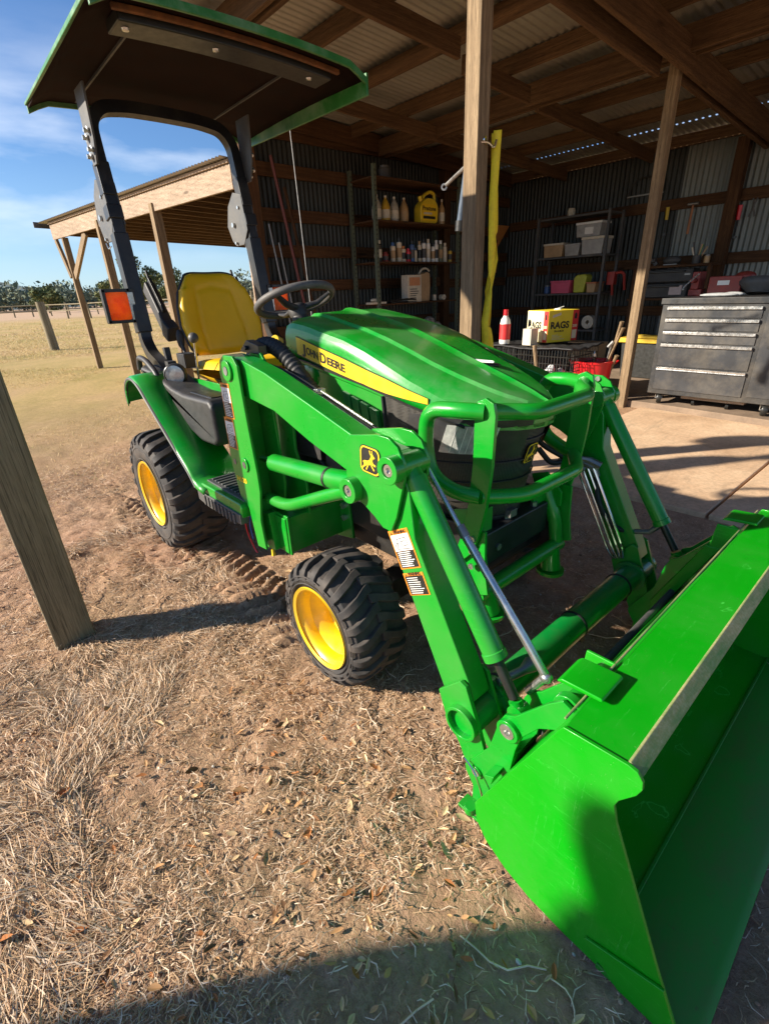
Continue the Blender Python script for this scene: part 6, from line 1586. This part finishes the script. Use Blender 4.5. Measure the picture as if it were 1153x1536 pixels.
# ------------------------------------------------------------------ bench and wall things at the end wall
t = thing('wall_bench', 'dark narrow bench crowded with tool cases along the end wall', 'bench', (-2.9, 8.2, .055))
for z in (1.0, 1.42):
    b = B(); b.bb((-3.45,7.98,z-.03), (-2.42,8.40,z)); obj('board', b, WOODDX, t, .003)
for x in (-3.42, -2.46): b = B(); b.bb((x,8.0,.056), (x+.05,8.05,1.39)); obj('leg', b, WOODDZ, t, .003)
def case(label, x0, x1, z, h, m_, y=8.12):
    t = thing('tool_case', label, 'case', ((x0+x1)/2, y, z), 'cases on the wall bench')
    b = B(); b.bb((x0,y-.12,z+.001), (x1,y+.12,z+h)); obj('shell', b, m_, t, .015)
    b = B(); b.tube(bezr([(x0+.1*(x1-x0)+.05,y-.12,z+h*.8),(x0+.1*(x1-x0)+.05,y-.16,z+h*.8),(x1-.1,y-.16,z+h*.8),(x1-.1,y-.12,z+h*.8)], .03, 4), .010, 6); obj('handle', b, DECK, t)
    b = B(); b.bb((x0+.03,y-.1235,z+h*.5), (x0+.10,y-.1205,z+h*.62)); b.bb((x1-.10,y-.1235,z+h*.5), (x1-.03,y-.1205,z+h*.62)); obj('latch', b, DSTEEL, t); return t
case('black tool case, upper of two on the wall bench', -3.30, -2.62, 1.20, .17, BLACK); t = case('black tool case with a white label, lower of two on the wall bench', -3.35, -2.66, 1.0, .19, BLACK)
b = B(); b.bb((-2.88,7.985,1.04), (-2.72,7.999,1.16)); obj('label', b, plain('faded_label', (.5,.42,.42), .6), t)
t = thing('power_drill', 'grey and white drill lying on the upper bench board', 'drill', (-3.2, 8.1, 1.42))
b = B(); b.tube([(-3.34,8.08,1.49),(-3.16,8.08,1.49)], [.03,.04], 12); b.beam((-3.18,8.08,1.48), (-3.14,8.08,1.43), .04, .05); obj('body', b, CHAR, t, .004); b = B(); b.cyl((-3.36,8.08,1.49), (-3.30,8.08,1.49), .034, 12); obj('nose', b, WHITEP, t)
t = thing('sander', 'rounded grey power sander beside the drill on the bench board', 'sander', (-2.95, 8.1, 1.42))
b = B(); b.ell((-2.95,8.1,1.48), (.12,.07,.055), 18, 10); obj('body', b, CHAR, t); b = B(); b.bb((-3.04,8.04,1.421), (-2.86,8.16,1.435)); obj('base', b, DSTEEL, t, .003)
t = thing('tool_cup', 'dark cup full of brushes and screwdrivers on the bench board', 'cup', (-2.64, 8.1, 1.42))
b = B(); b.lathe([(0,.002),(.05,.002),(.055,.10),(.05,.10),(.046,.01),(0,.01)], (-2.64,8.1,1.42), (0,0,1), 18); obj('cup', b, CHAR, t)
for k, m_ in enumerate((TANM, GREEN, CHAR, CREAM, TANM)):
    a = k*1.3; b = B(); b.tube([(-2.64+.02*math.cos(a),8.1+.02*math.sin(a),1.44),(-2.64+.10*math.cos(a),8.1+.05*math.sin(a),1.62+.03*(k % 3))], [.006,.012], 8); obj('brush', b, m_, t)
def hung(name, label, cat, x, z0, z1, hm, sm, y=8.57, wide=.02):
    t = thing(name, label, cat, (x, y, z0))
    b = B(); b.tube([(x,y,z1),(x+.005,y,z1-(z1-z0)*.45)], [wide,wide*.8], 10); obj('handle', b, hm, t)
    b = B(); b.tube([(x+.005,y,z1-(z1-z0)*.45),(x+.01,y,z0)], [.008,.007], 8); b.bb((x-.015,y-.008,z0-.01), (x+.035,y+.008,z0+.02)); obj('blade', b, sm, t)
hung('screwdriver', 'yellow handled screwdriver hung on the end wall left of the hammer', 'screwdriver', -3.31, 1.84, 2.19, plain('tool_yellow', (.6,.42,.03), .5), DECK, wide=.026)
t = thing('hammer', 'hammer with orange brown handle hung on the end wall girt', 'hammer', (-2.98, 8.56, 1.8))
b = B(); b.tube([(-2.98,8.57,2.18),(-2.985,8.57,1.82)], [.013,.018], 10); obj('handle', b, plain('hammer_wood', (.42,.17,.07), .5), t); b = B(); b.cyl((-3.05,8.57,2.19), (-2.91,8.57,2.19), .018, 12); obj('head', b, DSTEEL, t, .002)
hung('pry_tool', 'red handled tool hung right of the end wall post', 'tool', -2.40, 1.72, 2.10, REDP, DECK, y=8.585, wide=.03)
t = thing('pliers', 'dark pliers hung on the girt at the far right', 'pliers', (-2.25, 8.58, 1.95))
b = B(); b.tube([(-2.27,8.58,2.16),(-2.24,8.58,2.06),(-2.28,8.58,1.95)], .010, 8); b.tube([(-2.22,8.58,2.16),(-2.25,8.58,2.06),(-2.21,8.58,1.95)], .010, 8); obj('jaws', b, CHAR, t)
b = B(); b.bb((-2.62,8.46,2.0), (-2.58,8.48,2.05)); 

# ------------------------------------------------------------------ added person, standing unseen out of frame to cast the shadow over the bucket
def person(x, y):
    t = thing('person', 'unseen standing person in dark clothes, added to cast the shadow across the bucket', 'person', (x, y, 0))
    f = Vector((-.687, .595, 0)).normalized(); r = Vector((f.y, -f.x, 0))
    V = []; E = []; Rr = []
    def v(p, rad, par=None):
        q = Vector((x, y, 0))+f*p[0]+r*p[1]+Vector((0, 0, p[2])); V.append(q-Vector((x, y, 0))); Rr.append(rad); k = len(V)-1
        if par is not None: E.append((par, k))
        return k
    pel = v((0,0,.95), .17); ch = v((.0,0,1.22), .175, v((0,0,1.08), .165, pel)); nk = v((.02,0,1.47), .065, v((.0,0,1.38), .14, ch)); hd = v((.06,0,1.66), .10, v((.05,0,1.56), .085, nk)); v((.05,0,1.76), .07, hd)
    for s_ in (-1, 1):
        k = v((0,.10*s_,.80), .12, pel); k = v((.02,.11*s_,.50), .09, k); k = v((-.01,.12*s_,.28), .055, k); k = v((-.02,.12*s_,.09), .042, k); k = v((.10,.13*s_,.04), .038, k); v((.19,.14*s_,.03), .03, k)
        a = v((0,.19*s_,1.38), .062, ch); a = v((-.04,.25*s_,1.12), .05, a); a = v((.05,.23*s_,1.20), .04, a); h_ = v((.08,.17*s_,1.34), .03, a)
        for q in range(4): c1 = v((.10,.14*s_,1.35+.02*q), .0095, h_); c2 = v((.12,.12*s_,1.355+.02*q), .008, c1)
        v((.10,.13*s_,1.42), .010, h_)
    me = bpy.data.meshes.new('body'); me.from_pydata(V, E, []); me.update()
    o = bpy.data.objects.new('body', me); COL.objects.link(o); o.parent = t
    me.materials.append(plain('dark_clothes', (.06,.07,.10), .9))
    sk = o.modifiers.new('skin', 'SKIN'); sk.use_smooth_shade = True
    for i, d in enumerate(me.skin_vertices[0].data): d.radius = (Rr[i], Rr[i]); d.use_root = (i == 0)
    o.modifiers.new('sub', 'SUBSURF').render_levels = 1
person(-1.69, -1.88)

def jar(label, x, y, z, r, h, m_, lid):
    t = thing('jar', label, 'jar', (x, y, z)); b = B(); b.lathe([(0,.001),(r,.002),(r,h*.8),(r*.8,h*.85),(0,h*.85)], (x,y,z), (0,0,1), 16); obj('body', b, m_, t)
    b = B(); b.lathe([(0,h),(r*.82,h),(r*.86,h*.85),(0,h*.85)], (x,y,z), (0,0,1), 16); obj('lid', b, lid, t)
jar('dark round tin on the top board of the olive shelf unit', -5.7, 5.2, 2.60, .08, .16, CHAR, DSTEEL)
jar('pale paint pot at the left of the lowest olive shelf', -5.7, 5.05, .50, .09, .20, CREAM, DSTEEL)
jar('dull red oil tin beside the pale paint pot on the lowest shelf', -5.72, 5.62, .50, .07, .22, RT, DECK)
jar('white plastic jar on the top of the black metal shelf unit', -4.62, 8.2, 2.20, .06, .12, CREAM, CREAM)
jar('small blue tin between the bins on the lower metal shelf', -4.86, 8.1, 1.10, .05, .13, BLUEP, DSTEEL)
jar('brown jar at the far right of the wall bench board', -2.50, 8.05, 1.42, .035, .10, OIL, DSTEEL)
bin_('shallow grey tray of parts under the wall bench', -3.30, -2.80, 8.15, .06, .22, CHAR, CHAR, name='parts_tray', grp=None)
bin_('brown carton on the floor below the black metal shelf', -4.1, -3.6, 7.75, .056, .34, TANM, TANM, name='floor_carton', grp=None)
t = thing('bow_saw', 'thin black bow saw hung high on the dark end wall', 'saw', (-3.7, 8.58, 2.3))
b = B(); b.tube(bezr([(-3.95,8.60,2.40),(-3.85,8.60,2.62),(-3.50,8.60,2.62),(-3.42,8.60,2.40)], .10, 6), .010, 8); obj('frame', b, DECK, t); b = B(); b.bb((-3.95,8.598,2.39), (-3.42,8.602,2.41)); obj('blade', b, DSTEEL, t)
t = thing('extension_lead', 'coiled orange lead hung on the dark girt by the metal shelf', 'cord', (-3.55, 8.55, 1.3))
b = B()
for k in range(5): b.tube([(-3.52+(.09+.006*k)*math.cos(a), 8.56+.008*k, 1.30+(.13+.006*k)*math.sin(a)) for a in [2*PI*i/20 for i in range(20)]], .006, 5, closed=True)
obj('coil', b, plain('lead_orange', (.35,.09,.02), .5), t)

# every bolt, pin, strap and the like becomes a part of its own
def split_islands(o):
    me = o.data; n_ = len(me.vertices); par = list(range(n_))
    def fnd(a):
        while par[a] != a: par[a] = par[par[a]]; a = par[a]
        return a
    for e_ in me.edges:
        a, b_ = fnd(e_.vertices[0]), fnd(e_.vertices[1])
        if a != b_: par[a] = b_
    co_ = [v.co.copy() for v in me.vertices]; isl = {}
    for i in range(n_): isl.setdefault(fnd(i), []).append(i)
    boxes = {k: ([min(co_[i][c] for i in v)-.001 for c in range(3)], [max(co_[i][c] for i in v)+.001 for c in range(3)]) for k, v in isl.items()}
    ks = list(isl); g = {k: k for k in ks}
    def gf(a):
        while g[a] != a: a = g[a]
        return a
    for i, a in enumerate(ks):
        for b_ in ks[i+1:]:
            A, B_ = boxes[a], boxes[b_]
            if all(A[0][c] <= B_[1][c] and B_[0][c] <= A[1][c] for c in range(3)): g[gf(a)] = gf(b_)
    grp = {}
    for k in ks: grp.setdefault(gf(k), set()).update(isl[k])
    if len(grp) < 2: return
    sets = list(grp.values())
    for q, vs_ in enumerate(sets):
        bm = bmesh.new(); bm.from_mesh(me); bm.verts.ensure_lookup_table()
        bmesh.ops.delete(bm, geom=[v for v in bm.verts if v.index not in vs_], context='VERTS')
        m2 = bpy.data.meshes.new(me.name); bm.to_mesh(m2); bm.free()
        for mt in me.materials: m2.materials.append(mt)
        m2.shade_smooth(); m2.set_sharp_from_angle(angle=math.radians(35))
        c_ = o.copy(); c_.data = m2; COL.objects.link(c_); c_.parent = o.parent; c_.location = o.location
    bpy.data.objects.remove(o)
for o in list(bpy.data.objects):
    if o.type == 'MESH' and o.parent and o.name.split('.')[0] in ('mast_pin', 'carrier_pin', 'strap', 'hinge_pin', 'channel_bolt', 'guard_bolt', 'mast_bolt', 'rail_bolt', 'bracket_bolt', 'pivot_pin', 'engine_hose', 'hydraulic_hose', 'hydraulic_line', 'side_vent', 'lens_rib', 'vial_window', 'keyhole', 'latch', 'grille_fin', 'boom_hose', 'hose_clip', 'bar_sleeve', 'slot', 'hood_seam'):
        split_islands(o)
